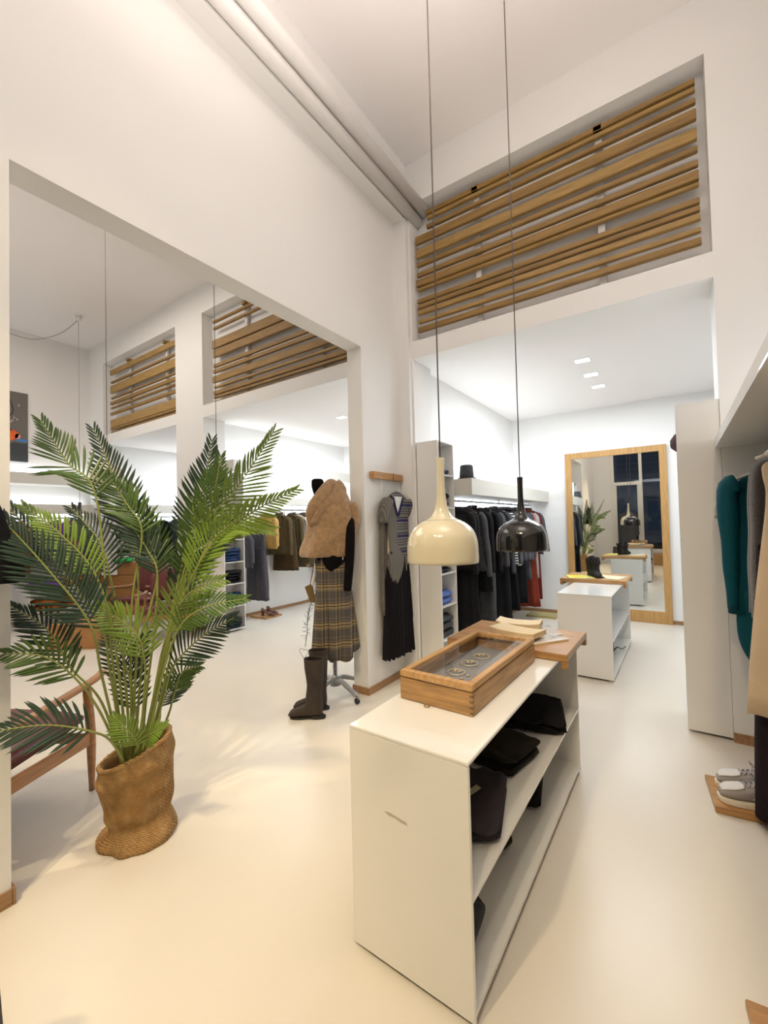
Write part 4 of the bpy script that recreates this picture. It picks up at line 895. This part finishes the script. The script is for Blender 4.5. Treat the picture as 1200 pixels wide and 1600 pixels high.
# ---- row of dark clothes by the tall mirror (rail x = -1.87), nearest first
g = 'dark clothes on the rail by the tall mirror'
strp = stripes('black_white_stripe', [(0, (.012, .012, .014)), (.62, (.72, .72, .70))], 'Z', period=.032)
rib = stripes('ribbed_charcoal', [(0, (.045, .047, .05)), (.6, (.085, .088, .092))], 'X', period=.018)
slate = fab('slate_jacket', (.075, .08, .095)); rust = fab('rust_wool', (.20, .035, .018)); rosy = fab('dusty_rose', (.42, .17, .18)); chestn = fab('grey_melange', (.10, .105, .11)); white_s = fab('white_shirt', (.72, .72, .70), bump=.1)
lgrey = fab('light_grey_lace', (.38, .37, .34)); dred = fab('dark_red', (.13, .012, .010))
ZR = 1.655
rows_ = [
 ('top', 3.98, black_f, 'black loose knit top, nearest on the rail just beyond the shelf tower', dict(L=.62, sl=.55, hw=.19, seed=1)),
 ('dress', 4.10, black_f, 'long black dress reaching down behind the front counter, second on the rail', dict(L=1.35, sl=.5, hw=.18, hem=.20, seed=2, folds=9, amp=.016)),
 ('top', 4.24, char_f, 'charcoal soft knit with grey drooping sleeve, third on the rail', dict(L=.66, sl=.60, seed=3, out=.06)),
 ('coat', 4.42, black_f, 'black open coat, right of the cream pendant shade', dict(L=.90, sl=.58, seed=4)),
 ('trousers', 4.56, char_f, 'charcoal long trousers between the black coats', dict(L=1.25, seed=5, legw=.09)),
 ('top', 4.66, black_f, 'black fine jumper with pale neck label, left of the ribbed cardigan', dict(L=.72, sl=.6, seed=6)),
 ('top', 4.82, rib, 'charcoal ribbed cardigan hanging midway along the row', dict(L=.66, sl=.56, seed=7, out=.05)),
 ('dress', 4.95, black_f, 'long black dress just beyond the ribbed cardigan', dict(L=1.42, sl=.5, hem=.24, seed=8, folds=9, amp=.018)),
 ('jacket', 5.08, char_f, 'charcoal wool jacket with long sleeves, left of the striped jumper', dict(L=.66, sl=.66, seed=9, out=.04)),
 ('top', 5.20, strp, 'black and white striped jumper in the middle of the row', dict(L=.60, sl=.58, seed=10, amp=.006)),
 ('trousers', 5.30, black_f, 'wide black trousers below the striped jumper', dict(L=1.22, seed=11, legw=.12)),
 ('coat', 5.40, chestn, 'grey melange coat behind the striped jumper', dict(L=.62, sl=.58, seed=12)),
 ('shirt', 5.46, white_s, 'white shirt showing its hem under the grey melange coat', dict(L=.72, sl=.5, seed=13, hw=.185)),
 ('jacket', 5.58, slate, 'slate jacket left of the black pendant stem', dict(L=.64, sl=.56, seed=14)),
 ('trousers', 5.68, black_f, 'straight black trousers below the slate jacket', dict(L=1.2, seed=15, legw=.11)),
 ('top', 5.78, chestn, 'grey melange knit behind the black pendant shade', dict(L=.6, sl=.56, seed=16)),
 ('coat', 5.90, slate, 'long slate coat behind the black pendant', dict(L=.95, sl=.58, seed=17)),
 ('top', 6.02, char_f, 'charcoal knit between the slate coat and the dusty rose jumper', dict(L=.6, sl=.54, seed=18)),
 ('top', 6.14, rosy, 'dusty rose jumper near the far end of the row', dict(L=.56, sl=.5, seed=19)),
 ('skirt', 6.22, rust, 'long rust red skirt under the dusty rose jumper', dict(L=1.36, hem=.23, seed=20, folds=8, amp=.02)),
 ('dress', 6.30, lgrey, 'light grey lace dress between the two red pieces', dict(L=.98, sl=.4, seed=21)),
 ('coat', 6.42, dred, 'dark red long coat behind the last grey jacket', dict(L=1.3, sl=.5, seed=22)),
 ('jacket', 6.56, slate, 'slate grey jacket last on the rail, nearest the tall mirror wall', dict(L=.66, sl=.5, seed=23, out=.09)),
]
for kind, y, m, lab, kw in rows_:
    garment(kind, (-1.87, y, ZR+.0), random.uniform(-.10, .06), m, lab, g, **kw)

# ---- olive and slate clothes in the middle bay (rail x = -5.48)
g = 'olive and slate clothes in the middle bay'
slat2 = fab('slate_linen', (.075, .072, .085), rough=.85); olive = fab('olive_corduroy', (.105, .078, .038)); olive_d = fab('olive_brown', (.075, .048, .02)); ochre = fab('ochre_blouse', (.55, .34, .11)); creamk = fab('cream_knit', (.66, .56, .44)); khaki = fab('khaki_brown', (.10, .078, .045))
XR2 = -5.44; Z2 = 1.70
rows_ = [
 ('top', 4.06, slat2, 'slate cropped linen top hanging beside the jeans tower', dict(L=.52, sl=.34, hw=.20, dz=-.28)),
 ('trousers', 4.36, slat2, 'slate wide-leg trousers clipped above the brown pumps', dict(L=1.02, waist=.17, legw=.115, dz=-.28, hg='clip')),
 ('shirt', 4.56, ochre, 'ochre blouse behind the slate trousers', dict(L=.55, sl=.4)),
 ('jacket', 4.84, olive, 'olive corduroy blazer with white tag, nearest of the olive jackets', dict(L=.66, sl=.56, hw=.21)),
 ('skirt', 4.95, olive_d, 'olive brown skirt hanging low under the nearest olive blazer', dict(L=.80, hem=.24, dz=-.12, waist=.18)),
 ('jacket', 5.12, olive, 'olive blazer, second from the front beside the cream tee', dict(L=.62, sl=.58)),
 ('shirt', 5.24, creamk, 'cream tee between two olive jackets', dict(L=.5, sl=.2)),
 ('coat', 5.36, olive, 'long olive coat beyond the cream tee', dict(L=.92, sl=.52)),
 ('jacket', 5.54, olive_d, 'olive brown jacket left of the cream jumper', dict(L=.62, sl=.58)),
 ('top', 5.84, creamk, 'cream jumper with dark lower half left of the fur vest', dict(L=.56, sl=.5, two=True)),
 ('trousers', 5.94, khaki, 'khaki brown long trousers below the cream jumper', dict(L=1.22, legw=.12)),
 ('coat', 6.12, khaki, 'khaki brown long coat half hidden by the fur vest', dict(L=1.2, sl=.5)),
 ('coat', 6.3, olive_d, 'olive brown coat last in the row behind the fur vest', dict(L=1.15, sl=.5)),
]
for i, (kind, y, m, lab, kw) in enumerate(rows_):
    dz = kw.pop('dz', 0); two = kw.pop('two', False)
    t = garment(kind, (XR2, y, Z2+dz), random.uniform(.05, .30), m, lab, g, seed=30+i, **kw)
    if dz:
        bm = bm_new(); tube(bm, [(XR2, y, Z2+dz+.014), (XR2, y, Z2+.012)], .003, 6); tag(build('hanging_loop', bm, black_m), f'thin black loop dropping from the rail to the {lab.split(" hanging")[0].split(" clipped")[0]}', 'loop')
    if two:
        bm = bm_new(); loft(bm, rings_body([(-.38, .208, .088), (-.50, .212, .094), (-.645, .224, .098)], seed=39, amp=.004), False, True, False); build('dark_hem_band', bm, navy_f, t, smooth=True)
# big white tag on the first blazer
bm = bm_new(); bx(bm, -.008, .008, -.001, .001, -.16, 0); o = build('paper_tag', bm, _M['label_white']); o.location = (-5.44, 4.74, 1.56); tag(o, 'long white paper tag dangling from the nearest olive blazer', 'price tag')
bm = bm_new(); bx(bm, -.012, .012, -.001, .001, -.04, .055); o = build('paper_tag', bm, mat('tag_beige', (.75, .68, .55), .7)); o.location = (-5.36, 4.04, .76); tag(o, 'small beige tag hanging under the slate cropped top', 'price tag')

# ---- far left bay and the side wall
g = 'black clothes in the far left bay'
for i in range(9):
    garment(('coat', 'top', 'dress')[i % 3], (-8.5, 4.0+i*.26, 1.67), .3, black_f if i % 2 == 0 else char_f, ('black coat', 'charcoal top', 'black dress', 'charcoal coat', 'black knit top', 'charcoal dress', 'black wool coat', 'charcoal jumper', 'black long dress')[i] + ' in the far left bay, ' + ('nearest the tower', 'second from the tower', 'third from the tower', 'fourth from the tower', 'midway along the rail', 'fourth from the back wall', 'third from the back wall', 'second from the back wall', 'nearest the back wall')[i], g, L=(.8, .6, 1.1)[i % 3], seed=60+i)
g = 'colourful clothes along the side room wall'
cl = [(0.2, fab('salmon_coat', (.5, .18, .14)), 'salmon'), (.7, black_f, 'black'), (1.15, mar, 'maroon'), (1.55, pink, 'pale salmon'), (1.85, black_f, 'black plain'), (2.15, dred, 'dark red'), (2.38, red, 'brick red'), (2.62, mar, 'deep maroon'), (2.85, pur, 'violet'), (3.05, fab('magenta', (.25, .03, .13)), 'magenta'), (3.22, pur, 'violet plain')]
for i, (y, m, nm) in enumerate(cl):
    kd = ('coat', 'top', 'jacket')[i % 3]
    garment(kd, (-8.92, y, 1.67), .2, m, f'{nm} {kd} on the side room rail, {"behind the palm" if y > 2 else "near the left jamb"}, ' + ('first', 'second', 'third', 'fourth', 'fifth', 'sixth', 'seventh', 'eighth', 'ninth', 'tenth', 'last')[i] + ' from the front', g, L=(.85, .6, .66)[i % 3], seed=80+i)

# ---- right hand rail (x = .50): teal, fluffy greys, camel coat
g = 'clothes on the right hand rail'
teal = fab('teal_crepe', (.0, .07, .095), rough=.7, bump=.08, var=.08); fluff = fab('mohair_grey', (.075, .062, .06), bump=.9, bscale=220, sheen=.8) ; camel = fab('camel_coat', (.72, .56, .38), rough=.85, var=.06, vscale=8, bump=.15); mauve = fab('mauve_grey', (.17, .13, .13), bump=.6)
fluffw = fab('pale_mohair', (.50, .48, .48), bump=.9, bscale=200)
def rg_(kind, y, m, lab, x=.50, z=1.83, rz=0.0, **kw): return garment(kind, (x, y, z), rz, m, lab, g, hg='white', **kw)
t = rg_('dress', 3.20, teal, 'teal short-sleeved tunic nearest the white shelf tower', x=.45, z=1.77, rz=.04, L=.82, sl=.68, hw=.20, hem=.23, sr=.075, out=.0, seed=101, folds=5)
body(t, 'under_dress', [(-.76, .15, .05, -.03), (-1.0, .155, .055, -.03), (-1.14, .14, .05, -.01), (-1.27, .09, .045, .03)], teal, folds=4, amp=.006, seed=5)
rg_('top', 3.34, fab('sheer_grey', (.38, .38, .36)), 'sheer grey blouse just behind the teal tunic', x=.455, z=1.78, L=.32, sl=.16, hw=.21, hem=.24, seed=102)
rg_('top', 3.04, fluffw, 'pale grey mohair jumper between teal tunic and dark mohair cardigan', x=.565, L=.40, sl=.22, hw=.19, hem=.18, seed=103)
rg_('jacket', 2.90, fluff, 'grey brown mohair cardigan, further of the two', x=.545, L=.86, sl=.70, hw=.20, seed=104)
rg_('jacket', 2.76, fluff, 'grey brown mohair cardigan, nearer of the two beside the camel coat', x=.54, L=.9, sl=.7, hw=.20, seed=105)
rg_('dress', 2.68, mauve, 'mauve grey slip dress showing below the camel coat', x=.56, L=1.34, sl=.0, hw=.17, hem=.20, seed=106)
rg_('coat', 2.52, camel, 'camel beige coat flaring at the right edge', x=.49, L=1.20, sl=.0, hw=.17, hem=.265, seed=107, amp=.012, folds=4)
for i in range(5): hanger((.50, 2.36-.07*i, 1.83), .05*(-1)**i, hwh, 'empty white hanger at the right edge, ' + ('just before the camel coat', 'second before the camel coat', 'third before the camel coat', 'fourth before the camel coat', 'fifth before the camel coat')[i], 'empty white hangers on the right rail')
blktr = fab('aubergine_black', (.020, .012, .018))
t = thing('trousers', 'near-black long trousers hanging down over the grey sneakers', 'trousers', (.47, 2.60, 1.30), 0, g)
box_obj('waistband', (-.17, .17, -.03, .03, -.03, .01), blktr, t, bevel=.005)
for s in (-1, 1):
    bm = bm_new(); loft(bm, rings_body([(-.02, .09, .05, s*.085), (-.5, .10, .055, s*.095), (-1.24, .115, .055, s*.11)], n=28, folds=4, amp=.01, seed=4+s)); build('trouser_leg', bm, blktr, t, smooth=True)
bm = bm_new(); tube(bm, [(.47, 2.60, 1.31), (.47, 2.60, 1.83)], .003, 6); tag(build('hanging_loop', bm, black_m), 'thin black loop holding the near-black trousers to the right rail', 'loop')

# ---------------------------------------------------------------- outfit on the peg board right of the opening
t = thing('peg_board', 'short oak peg board on the wall above the grey cardigan', 'wall hook', (XW, 2.965, 1.835))
bm = bm_new(); bx(bm, 0, .05, 0, .47, 0, .06); build('board', bm, oak_y, t, bevel=.003)
bm = bm_new(); bx(bm, .05, .056, .30, .312, -.0, .062); build('peg_slot', bm, base_m, t)
for y in (.10, .115): 
    bm = bm_new(); tube(bm, cat([(.052, y, .05), (.054, y+.002, -.1), (.053, y+.004, -.30+(y-.1)*4)], 3), .0012, 5); build('string_loop', bm, mat('string', (.7, .66, .6), .8), t)
XC = -2.105
def rings_front(rows, **k): return rings_body(rows, **k)
gknit = stripes('grey_cable_knit', [(0, (.125, .118, .105)), (.55, (.19, .18, .16))], 'X', period=.016)
fair = stripes('fair_isle_knit', [(0, (.16, .15, .14)), (.10, (.05, .05, .06)), (.16, (.20, .19, .17)), (.24, (.04, .04, .05)), (.30, (.19, .18, .17)), (.40, (.035, .035, .05)), (.46, (.18, .17, .16)), (.58, (.02, .02, .10)), (.74, (.15, .14, .13)), (.82, (.03, .03, .045)), (.90, (.2, .19, .17))], 'Z', period=.14)
navy2 = fab('royal_navy', (.018, .016, .075))
t = thing('vest_cardigan', 'long grey V-neck knit, right half patterned in navy stripes, on a black hanger', 'cardigan', (XC, 3.27, 1.79), 1.57+.0)
rr = rings_body([(-.07, .05, .02), (-.09, .09, .028), (-.13, .16, .034), (-.17, .185, .038), (-.30, .17, .042), (-.50, .165, .046), (-.66, .16, .046)], n=48, folds=6, amp=.007, seed=7)
bm = bm_new(); loft(bm, rr, False, True, False)
for f in bm.faces:
    c_ = f.calc_center_median(); f.material_index = 1 if c_.x > -.075 else 0
build('knit_body', bm, [gknit, fair], t, smooth=True, solid=.004)
rr = rings_body([(-.50, .10, .035, -.04), (-.64, .12, .056, -.05), (-.72, .115, .058, -.06), (-.82, .08, .045, -.08), (-.88, .03, .035, -.10)], n=40, folds=4, amp=.008, seed=8); bm = bm_new(); loft(bm, rr, False, True, False); build('long_front_panel', bm, gknit, t, smooth=True, solid=.003)
for s, m_ in ((-1, gknit), (1, fair)):
    bm = bm_new(); tube(bm, cat([(s*.15, 0, -.15), (s*.20, 0, -.22), (s*.225, 0, -.34)], 4), [.062, .062, .06, .058, .056, .054, .052, .05, .048], 16, .75); build('short_sleeve', bm, m_, t, smooth=True)
bm = bm_new(); tube(bm, [(.208, 0, -.335), (.235, 0, -.362)], [.052, .05], 16, .75); build('sleeve_band', bm, navy2, t, smooth=True)
bm = bm_new(); tube(bm, cat([(-.12, -.01, -.10), (-.115, -.036, -.14), (-.09, -.044, -.21), (-.065, -.050, -.28), (-.02, -.046, -.20), (.025, -.040, -.13), (.03, -.01, -.10)], 5), .013, 8, .5); build('neck_trim', bm, navy2, t, smooth=True)
bm = bm_new(); loft(bm, [[Vector((x, y, z)) for x, z in ((-.11, -.11), (.02, -.11), (-.064, -.27))] for y in (-.046, -.043)]); build('white_tee_front', bm, white_s, t)
t = thing('long_cardigan', 'grey long-sleeved cardigan arms hanging behind the patterned knit', 'cardigan', (XC-.03, 3.26, 1.76), 1.57)
body(t, 'body', [(-.14, .15, .02), (-.4, .165, .025), (-.7, .175, .03), (-.9, .17, .03)], fab('taupe_grey', (.16, .14, .12)), amp=.004)
for s in (-1, 1):
    bm = bm_new(); tube(bm, cat([(s*.16, 0, -.16), (s*.20, 0, -.5), (s*.205, 0, -.9), (s*.20, 0, -1.12+.1*(s > 0))], 3), .026, 10, .6); build('sleeve', bm, _M['taupe_grey'], t, smooth=True)
t = thing('undershirt', 'cream long undershirt showing left of and under the grey knit', 'shirt', (XC, 3.27, 1.76), 1.57)
body(t, 'body', [(-.12, .15, .018), (-.4, .165, .024), (-.62, .168, .026), (-.76, .165, .028)], creamk, amp=.004, seed=2)
hanger((XC, 3.27, 1.79), 1.57, mat('black_hanger', (.01, .01, .01), .3), 'black hanger on the oak peg board holding the grey patterned knit', 'peg board hangers', w=.16)
t = thing('pleated_skirt', 'long black pleated skirt hanging below the grey patterned knit', 'skirt', (XC-.01, 3.27, 1.16), 1.57)
rr = []
for i in range(13):
    f = i/12; z = -.9*f; ring = []
    for k in range(120):
        a = 2*pi*k/120; c_, s_ = cos(a), sin(a); w_ = .16+.075*f**.8; pl = .011*(.25+f)*(1 if k % 4 < 2 else -1)
        ring.append(Vector((w_*abs(c_)**.8*(1 if c_ > 0 else -1), (.04+.02*f)*abs(s_)**.7*(1 if s_ > 0 else -1)+pl*(1 if s_ > 0 else -1)*.7, z+(.008*sin(k*.9) if i == 12 else 0))))
    rr.append(ring)
bm = bm_new(); loft(bm, rr, False, True, False); build('pleats', bm, fab('black_pleats', (.008, .007, .010), rough=.8, bump=.05), t)
box_obj('waistband', (-.16, .16, -.042, .042, -.0, .035), _M['black_pleats'], t, bevel=.006)

# ---------------------------------------------------------------- dress form with fur vest, sleeve and tartan skirt
AX, AY = -2.425, 2.735; RZ = .603
t = thing('dress_form', 'dress form with black torso on a grey cast wheeled stand in the opening', 'mannequin', (AX, AY, 0), RZ)
bk = mat('black_jersey', (.006, .005, .006), .9, spec=.1)
bm = bm_new(); loft(bm, rings_body([(1.835, .030, .03, -.115), (1.82, .050, .045, -.115), (1.77, .056, .05, -.11), (1.71, .060, .055, -.09), (1.66, .11, .07, -.03), (1.60, .15, .085, 0), (1.45, .15, .10, 0), (1.30, .125, .09, 0), (1.15, .12, .085, 0), (1.0, .14, .09, 0)], amp=0)); build('torso', bm, bk, t, smooth=True)
gcast = mat('grey_cast_iron', (.34, .35, .37), .4, .3)
bm = bm_new(); tube(bm, [(0, 0, .12), (0, 0, 1.02)], .014, 14); build('pole', bm, steel, t, smooth=True)
bm = bm_new(); lathe(bm, [(.014, .0), (.024, .0), (.026, .012), (.014, .014)], 18, (0, 0, .365)); build('collar', bm, steel, t, smooth=True)
bm = bm_new(); tube(bm, [(.019*cos(a*.7), .019*sin(a*.7), .16+a*.00155) for a in range(130)], .0032, 6); build('spring', bm, steel, t, smooth=True)
bm = bm_new(); lathe(bm, [(.0, .085), (.045, .09), (.04, .12), (.028, .15), (.022, .17), (0, .17)], 20); build('hub', bm, gcast, t, smooth=True)
for a in (-2.25, -.75, .80, 2.45):
    c_, s_ = cos(a), sin(a)
    bm = bm_new(); tube(bm, [(c_*r_, s_*r_, z_) for r_, z_ in cat([(.02, .125), (.08, .135), (.15, .11), (.21, .085), (.265, .068)], 4)], [.026]*5+[.024]*4+[.021]*4+[.022, .026, .026, .02], 10, .8); lg = build('base_leg', bm, gcast, t, smooth=True)
    bm = bm_new(); tube(bm, [(c_*.265-s_*.009, s_*.265+c_*.009, .024), (c_*.265+s_*.009, s_*.265-c_*.009, .024)], .024, 18); build('caster_wheel', bm, black_m, lg, smooth=False)
    bm = bm_new(); tube(bm, cat([(c_*.262, s_*.262, .075), (c_*.28, s_*.28, .05), (c_*.267, s_*.267, .024)], 3), .007, 8); build('caster_fork', bm, steel, lg, smooth=True)
fur = fab('camel_fur', (.40, .25, .13), bump=1.0, bscale=45, sheen=.6, var=.24, vscale=30)
t = thing('fur_vest', 'camel brown fur vest with draped collar on the dress form', 'vest', (AX, AY, 0), RZ)
rr = rings_body([(1.72, .075, .07, -.02), (1.68, .12, .09, -.01), (1.63, .17, .105, -.01), (1.56, .19, .125, -.005), (1.45, .19, .14, -.015), (1.34, .20, .15, -.03), (1.25, .215, .155, -.05), (1.20, .215, .15, -.06), (1.175, .20, .135, -.06), (1.185, .17, .11, -.05)], n=56, folds=5, amp=.016, seed=3)
bm = bm_new(); loft(bm, rr, False, True, False); build('vest_body', bm, fur, t, smooth=True, solid=.012)
bm = bm_new(); tube(bm, cat([(-.16, -.10, 1.44), (-.15, -.12, 1.55), (-.085, -.105, 1.66), (.0, -.03, 1.795), (.05, .05, 1.80), (.095, .02, 1.735), (.03, -.075, 1.665), (-.07, -.13, 1.57), (-.14, -.145, 1.45)], 5),
     [.015+.042*sin(pi*min(1, (i+1)/20)) if i < 20 else .055-.001*(i-20)*1.6 for i in range(41)], 16, .62); build('draped_collar', bm, fur, t, smooth=True)
bm = bm_new(); lathe(bm, cat([(.0, 1.80), (.045, 1.79), (.085, 1.745), (.125, 1.67), (.14, 1.60)], 3), 24, (.025, .03, 0)); build('collar_back', bm, fur, t, smooth=True)
bm = bm_new(); tube(bm, cat([(.175, -.06, 1.62), (.20, -.04, 1.5), (.185, -.03, 1.38), (.165, .02, 1.20)], 5), [.04, .045, .05, .05, .048, .045, .042, .04, .036, .032, .03, .028, .026, .024, .022, .02], 12, .6); build('side_drape', bm, fur, t, smooth=True)
bm = bm_new(); tube(bm, cat([(.075, -.158, 1.29), (.07, -.165, 1.24), (.06, -.166, 1.20)], 3), .006, 6); build('pocket_seam', bm, fur, t, smooth=True)
t = thing('turtleneck', 'black turtleneck, its long sleeve hanging out beside the fur vest', 'jumper', (AX, AY, 0), RZ)
bm = bm_new(); tube(bm, cat([(.165, -.02, 1.52), (.165, -.10, 1.40), (.155, -.135, 1.15), (.13, -.12, .90)], 5), [.02, .022, .026, .030, .033, .036, .038, .039, .039, .039, .038, .037, .036, .035, .034, .032], 14, .8); build('sleeve', bm, bk, t, smooth=True)
body(t, 'hem', [(1.24, .13, .11), (1.16, .135, .122), (1.10, .09, .122), (1.06, .03, .12)], bk, amp=.004)
bm = bm_new(); bx(bm, -.018, .018, -.002, .002, -.025, .0); o = build('paper_tag', bm, _M['label_white']); o.location = (-2.30, 2.70, 1.175); o.rotation_euler = (0, .1, RZ); tag(o, 'small white tag dangling under the fur vest hem', 'price tag')
tart = stripes('tartan_wool', [(0, (.075, .068, .065)), (.34, (.42, .29, .11)), (.37, (.07, .06, .05)), (.41, (.42, .30, .13)), (.50, (.02, .015, .015)), (.56, (.45, .32, .14)), (.66, (.025, .02, .02)), (.72, (.40, .28, .12)), (.75, (.085, .078, .075)), (.90, (.30, .22, .12)), (.92, (.085, .078, .075))], 'Z', period=.155,
    other=('X', .115, [(0, (.075, .068, .065)), (.3, (.38, .28, .13)), (.34, (.06, .055, .05)), (.4, (.03, .025, .025)), (.5, (.36, .26, .12)), (.55, (.085, .078, .075)), (.8, (.28, .2, .1)), (.83, (.085, .078, .075))]))
t = thing('tartan_skirt', 'grey and yellow tartan wrap skirt with uneven hem on the dress form', 'skirt', (AX, AY, .38), RZ)
rr = []
for i in range(17):
    f = i/16; ring = []
    for k in range(72):
        a = 2*pi*k/72; c_, s_ = cos(a), sin(a); w_ = .125+.06*f; d_ = .10+.05*f
        q = .022*f**1.3*sin(8*a+1.5*f)
        hemz = .035*sin(2*a+.6)-.03*cos(a+1.9)+.012*sin(8*a)
        ring.append(Vector((w_*c_+q*c_+.01*f, d_*s_+q*s_, .79*(1-f)+hemz*f**2)))
    rr.append(ring)
bm = bm_new(); loft(bm, rr, False, True, False); build('skirt_panel', bm, tart, t, smooth=True, solid=.003)
bm = bm_new(); rr2 = []
for i in range(15):
    f = i/14; rr2.append([Vector((-.125-.045*f+(.11+.03*f)*u+.006*sin(u*9+f*4), -.105-.062*f+.03*(2*u-1)**2*(1-f*.4)+.008*sin(u*10), .79*(1-f)-.035*f*u+.09*f*(1-u)*0)) for u in [k/8 for k in range(9)]])
loft(bm, rr2, False, False, False)
for v in bm.verts: pass
bmo = build('wrap_panel', bm, tart, t, smooth=True, solid=.003)

# leaning ladder easel, garland, pouch, star
gw = mat('weathered_grey_wood', (.33, .31, .27), .6, var=.2, vscale=5, stretch=(10, 10, 1))
t = thing('leaning_ladder', 'narrow grey wooden ladder leaning behind the tartan skirt', 'ladder', (-2.9, 2.95, 0))
for (a_, b_) in (((-.045, 0, .01), (.19, .04, 1.30)), ((.06, .10, .01), (.21, .06, 1.30))):
    bm = bm_new(); tube(bm, [a_, b_], .017, 8, .6); build('rail', bm, gw, t)
for z_ in (.3, .6, .9):
    f = z_/1.3; bm = bm_new(); tube(bm, [(-.045+.235*f, .04*f, z_), (.06+.15*f, .10-.04*f, z_)], .008, 8); build('rung', bm, gw, t)
wire = mat('dark_twig', (.06, .045, .035), .8)
t = thing('twig_garland', 'dark twiggy wire garland with a heart hanging from the ladder', 'garland', (-2.80, 2.93, 0))
rnd = random.Random(9); bm = bm_new()
main = cat([(.03, 0, .86), (-.07, 0, .72), (-.13, 0, .55), (-.14, 0, .42), (-.17, 0, .28)], 6); tube(bm, main, .003, 5); build('stem', bm, wire, t)
bm = bm_new()
for p in main[:20]:
    for q in range(3):
        a_ = rnd.uniform(0, 6.28); l_ = rnd.uniform(.03, .07); tube(bm, [p, (p[0]+l_*cos(a_), p[1]+rnd.uniform(-.02, .02), p[2]+l_*sin(a_))], .0016, 4)
build('twigs', bm, wire, t)
for cx_, cz_, sc in ((-.19, .22, .055), (-.02, .20, .05)):
    bm = bm_new(); tube(bm, [(cx_+sc*sin(a_*pi/12)**3, .0, cz_+sc*(.8*cos(a_*pi/12)-.3*cos(a_*pi/6)-.12*cos(a_*pi/4))) for a_ in range(25)], .0022, 5); build('wire_heart', bm, wire, t)
t = thing('leather_pouch', 'olive brown leather pouch hanging on the ladder left of the tartan skirt', 'pouch', (-2.83, 2.87, .78), .6)
bm = bm_new(); loft(bm, [[Vector((x, y, z)) for x, z in ((-.05, .09), (.02, .12), (.05, -.06), (.0, -.05))] for y in (-.015, .015)]); build('bag', bm, mat('olive_leather', (.22, .14, .045), .6), t, bevel=.005)
bm = bm_new(); tube(bm, cat([(.0, 0, .11), (.03, 0, .25), (.05, 0, .40)], 3), .003, 6); build('cord', bm, mat('brown_leather_cord', (.16, .06, .03), .6), t)
bm = bm_new(); tube(bm, cat([(.02, -.01, .10), (.045, -.01, .20), (.05, -.01, .31)], 3), [.012, .014, .014, .012, .01, .006, .002], 8, .5); build('white_feather', bm, _M['paper_white'], t, smooth=True)
t = thing('star_ornament', 'small pale star ornament hanging under the fur vest left edge', 'ornament', (-2.66, 2.68, 1.09), .6)
bm = bm_new(); loft(bm, [[Vector(((.03 if k % 2 == 0 else .008)*cos(k*pi/5), y, (.03 if k % 2 == 0 else .008)*sin(k*pi/5))) for k in range(10)] for y in (-.002, .002)]); build('star', bm, mat('pale_bronze', (.5, .36, .26), .5), t)
bm = bm_new(); tube(bm, [(0, 0, .02), (.02, 0, .10)], .001, 4); build('thread', bm, wire, t)

# ---------------------------------------------------------------- clothes cut by the left frame edge, on the near end of the left wall
t = thing('black_coat', 'black coat hanging at the very left edge beside the opening jamb', 'coat', (-2.08, .29, 1.80), 1.57)
rr = rings_body([(-.07, .05, .03), (-.10, .09, .04), (-.16, .16, .05), (-.24, .20, .055), (-.40, .245, .06), (-.50, .275, .065), (-.54, .27, .06)], folds=5, amp=.006, seed=2); bm = bm_new(); loft(bm, rr, False, True, True); build('body', bm, black_f, t, smooth=True)
hanger((-2.08, .29, 1.80), 1.57, _M['black_hanger'], 'black hanger on the wall holding the black coat at the left edge', 'peg board hangers')
purk = mat('purple_grey_knit', (.045, .035, .05), .95, var=.5, vscale=60, bump=.9, bscale=120, col2=(.09, .08, .07))
t = thing('knit_dress', 'dark purple-grey knit cut off by the lower left frame edge', 'dress', (-1.435, .24, .62), .9)
bm = bm_new(); loft(bm, rings_body([(.0, .07, .05), (-.2, .09, .06), (-.42, .10, .07), (-.61, .12, .085)], seed=6, amp=.01)); build('body', bm, purk, t, smooth=True)

# ---------------------------------------------------------------- two dark coats by the entrance, seen in the tall mirror
t = thing('garment_stand', 'slim black garment stand by the entrance holding dark coats, reflected in the mirror', 'clothes stand', (-1.2, -.98, 0))
bm = bm_new(); lathe(bm, [(0, 0), (.18, 0), (.18, .012), (0, .014)], 24); build('base', bm, black_m, t)
bm = bm_new(); tube(bm, [(0, 0, .01), (0, 0, 1.66)], .011, 10); build('pole', bm, black_m, t, smooth=True)
bm = bm_new(); tube(bm, [(0, -.2, 1.66), (0, .2, 1.66)], .009, 10); build('bar', bm, black_m, t, smooth=True)
garment('coat', (-1.2, -.84, 1.66), .1, char_f, 'charcoal coat on the stand by the entrance, nearer the mirror room', 'coats on the entrance stand', L=.95, sl=.58, seed=140)
garment('coat', (-1.2, -1.12, 1.66), -.1, black_f, 'black coat on the stand by the entrance, nearest the shop window', 'coats on the entrance stand', L=1.0, sl=.58, seed=141)
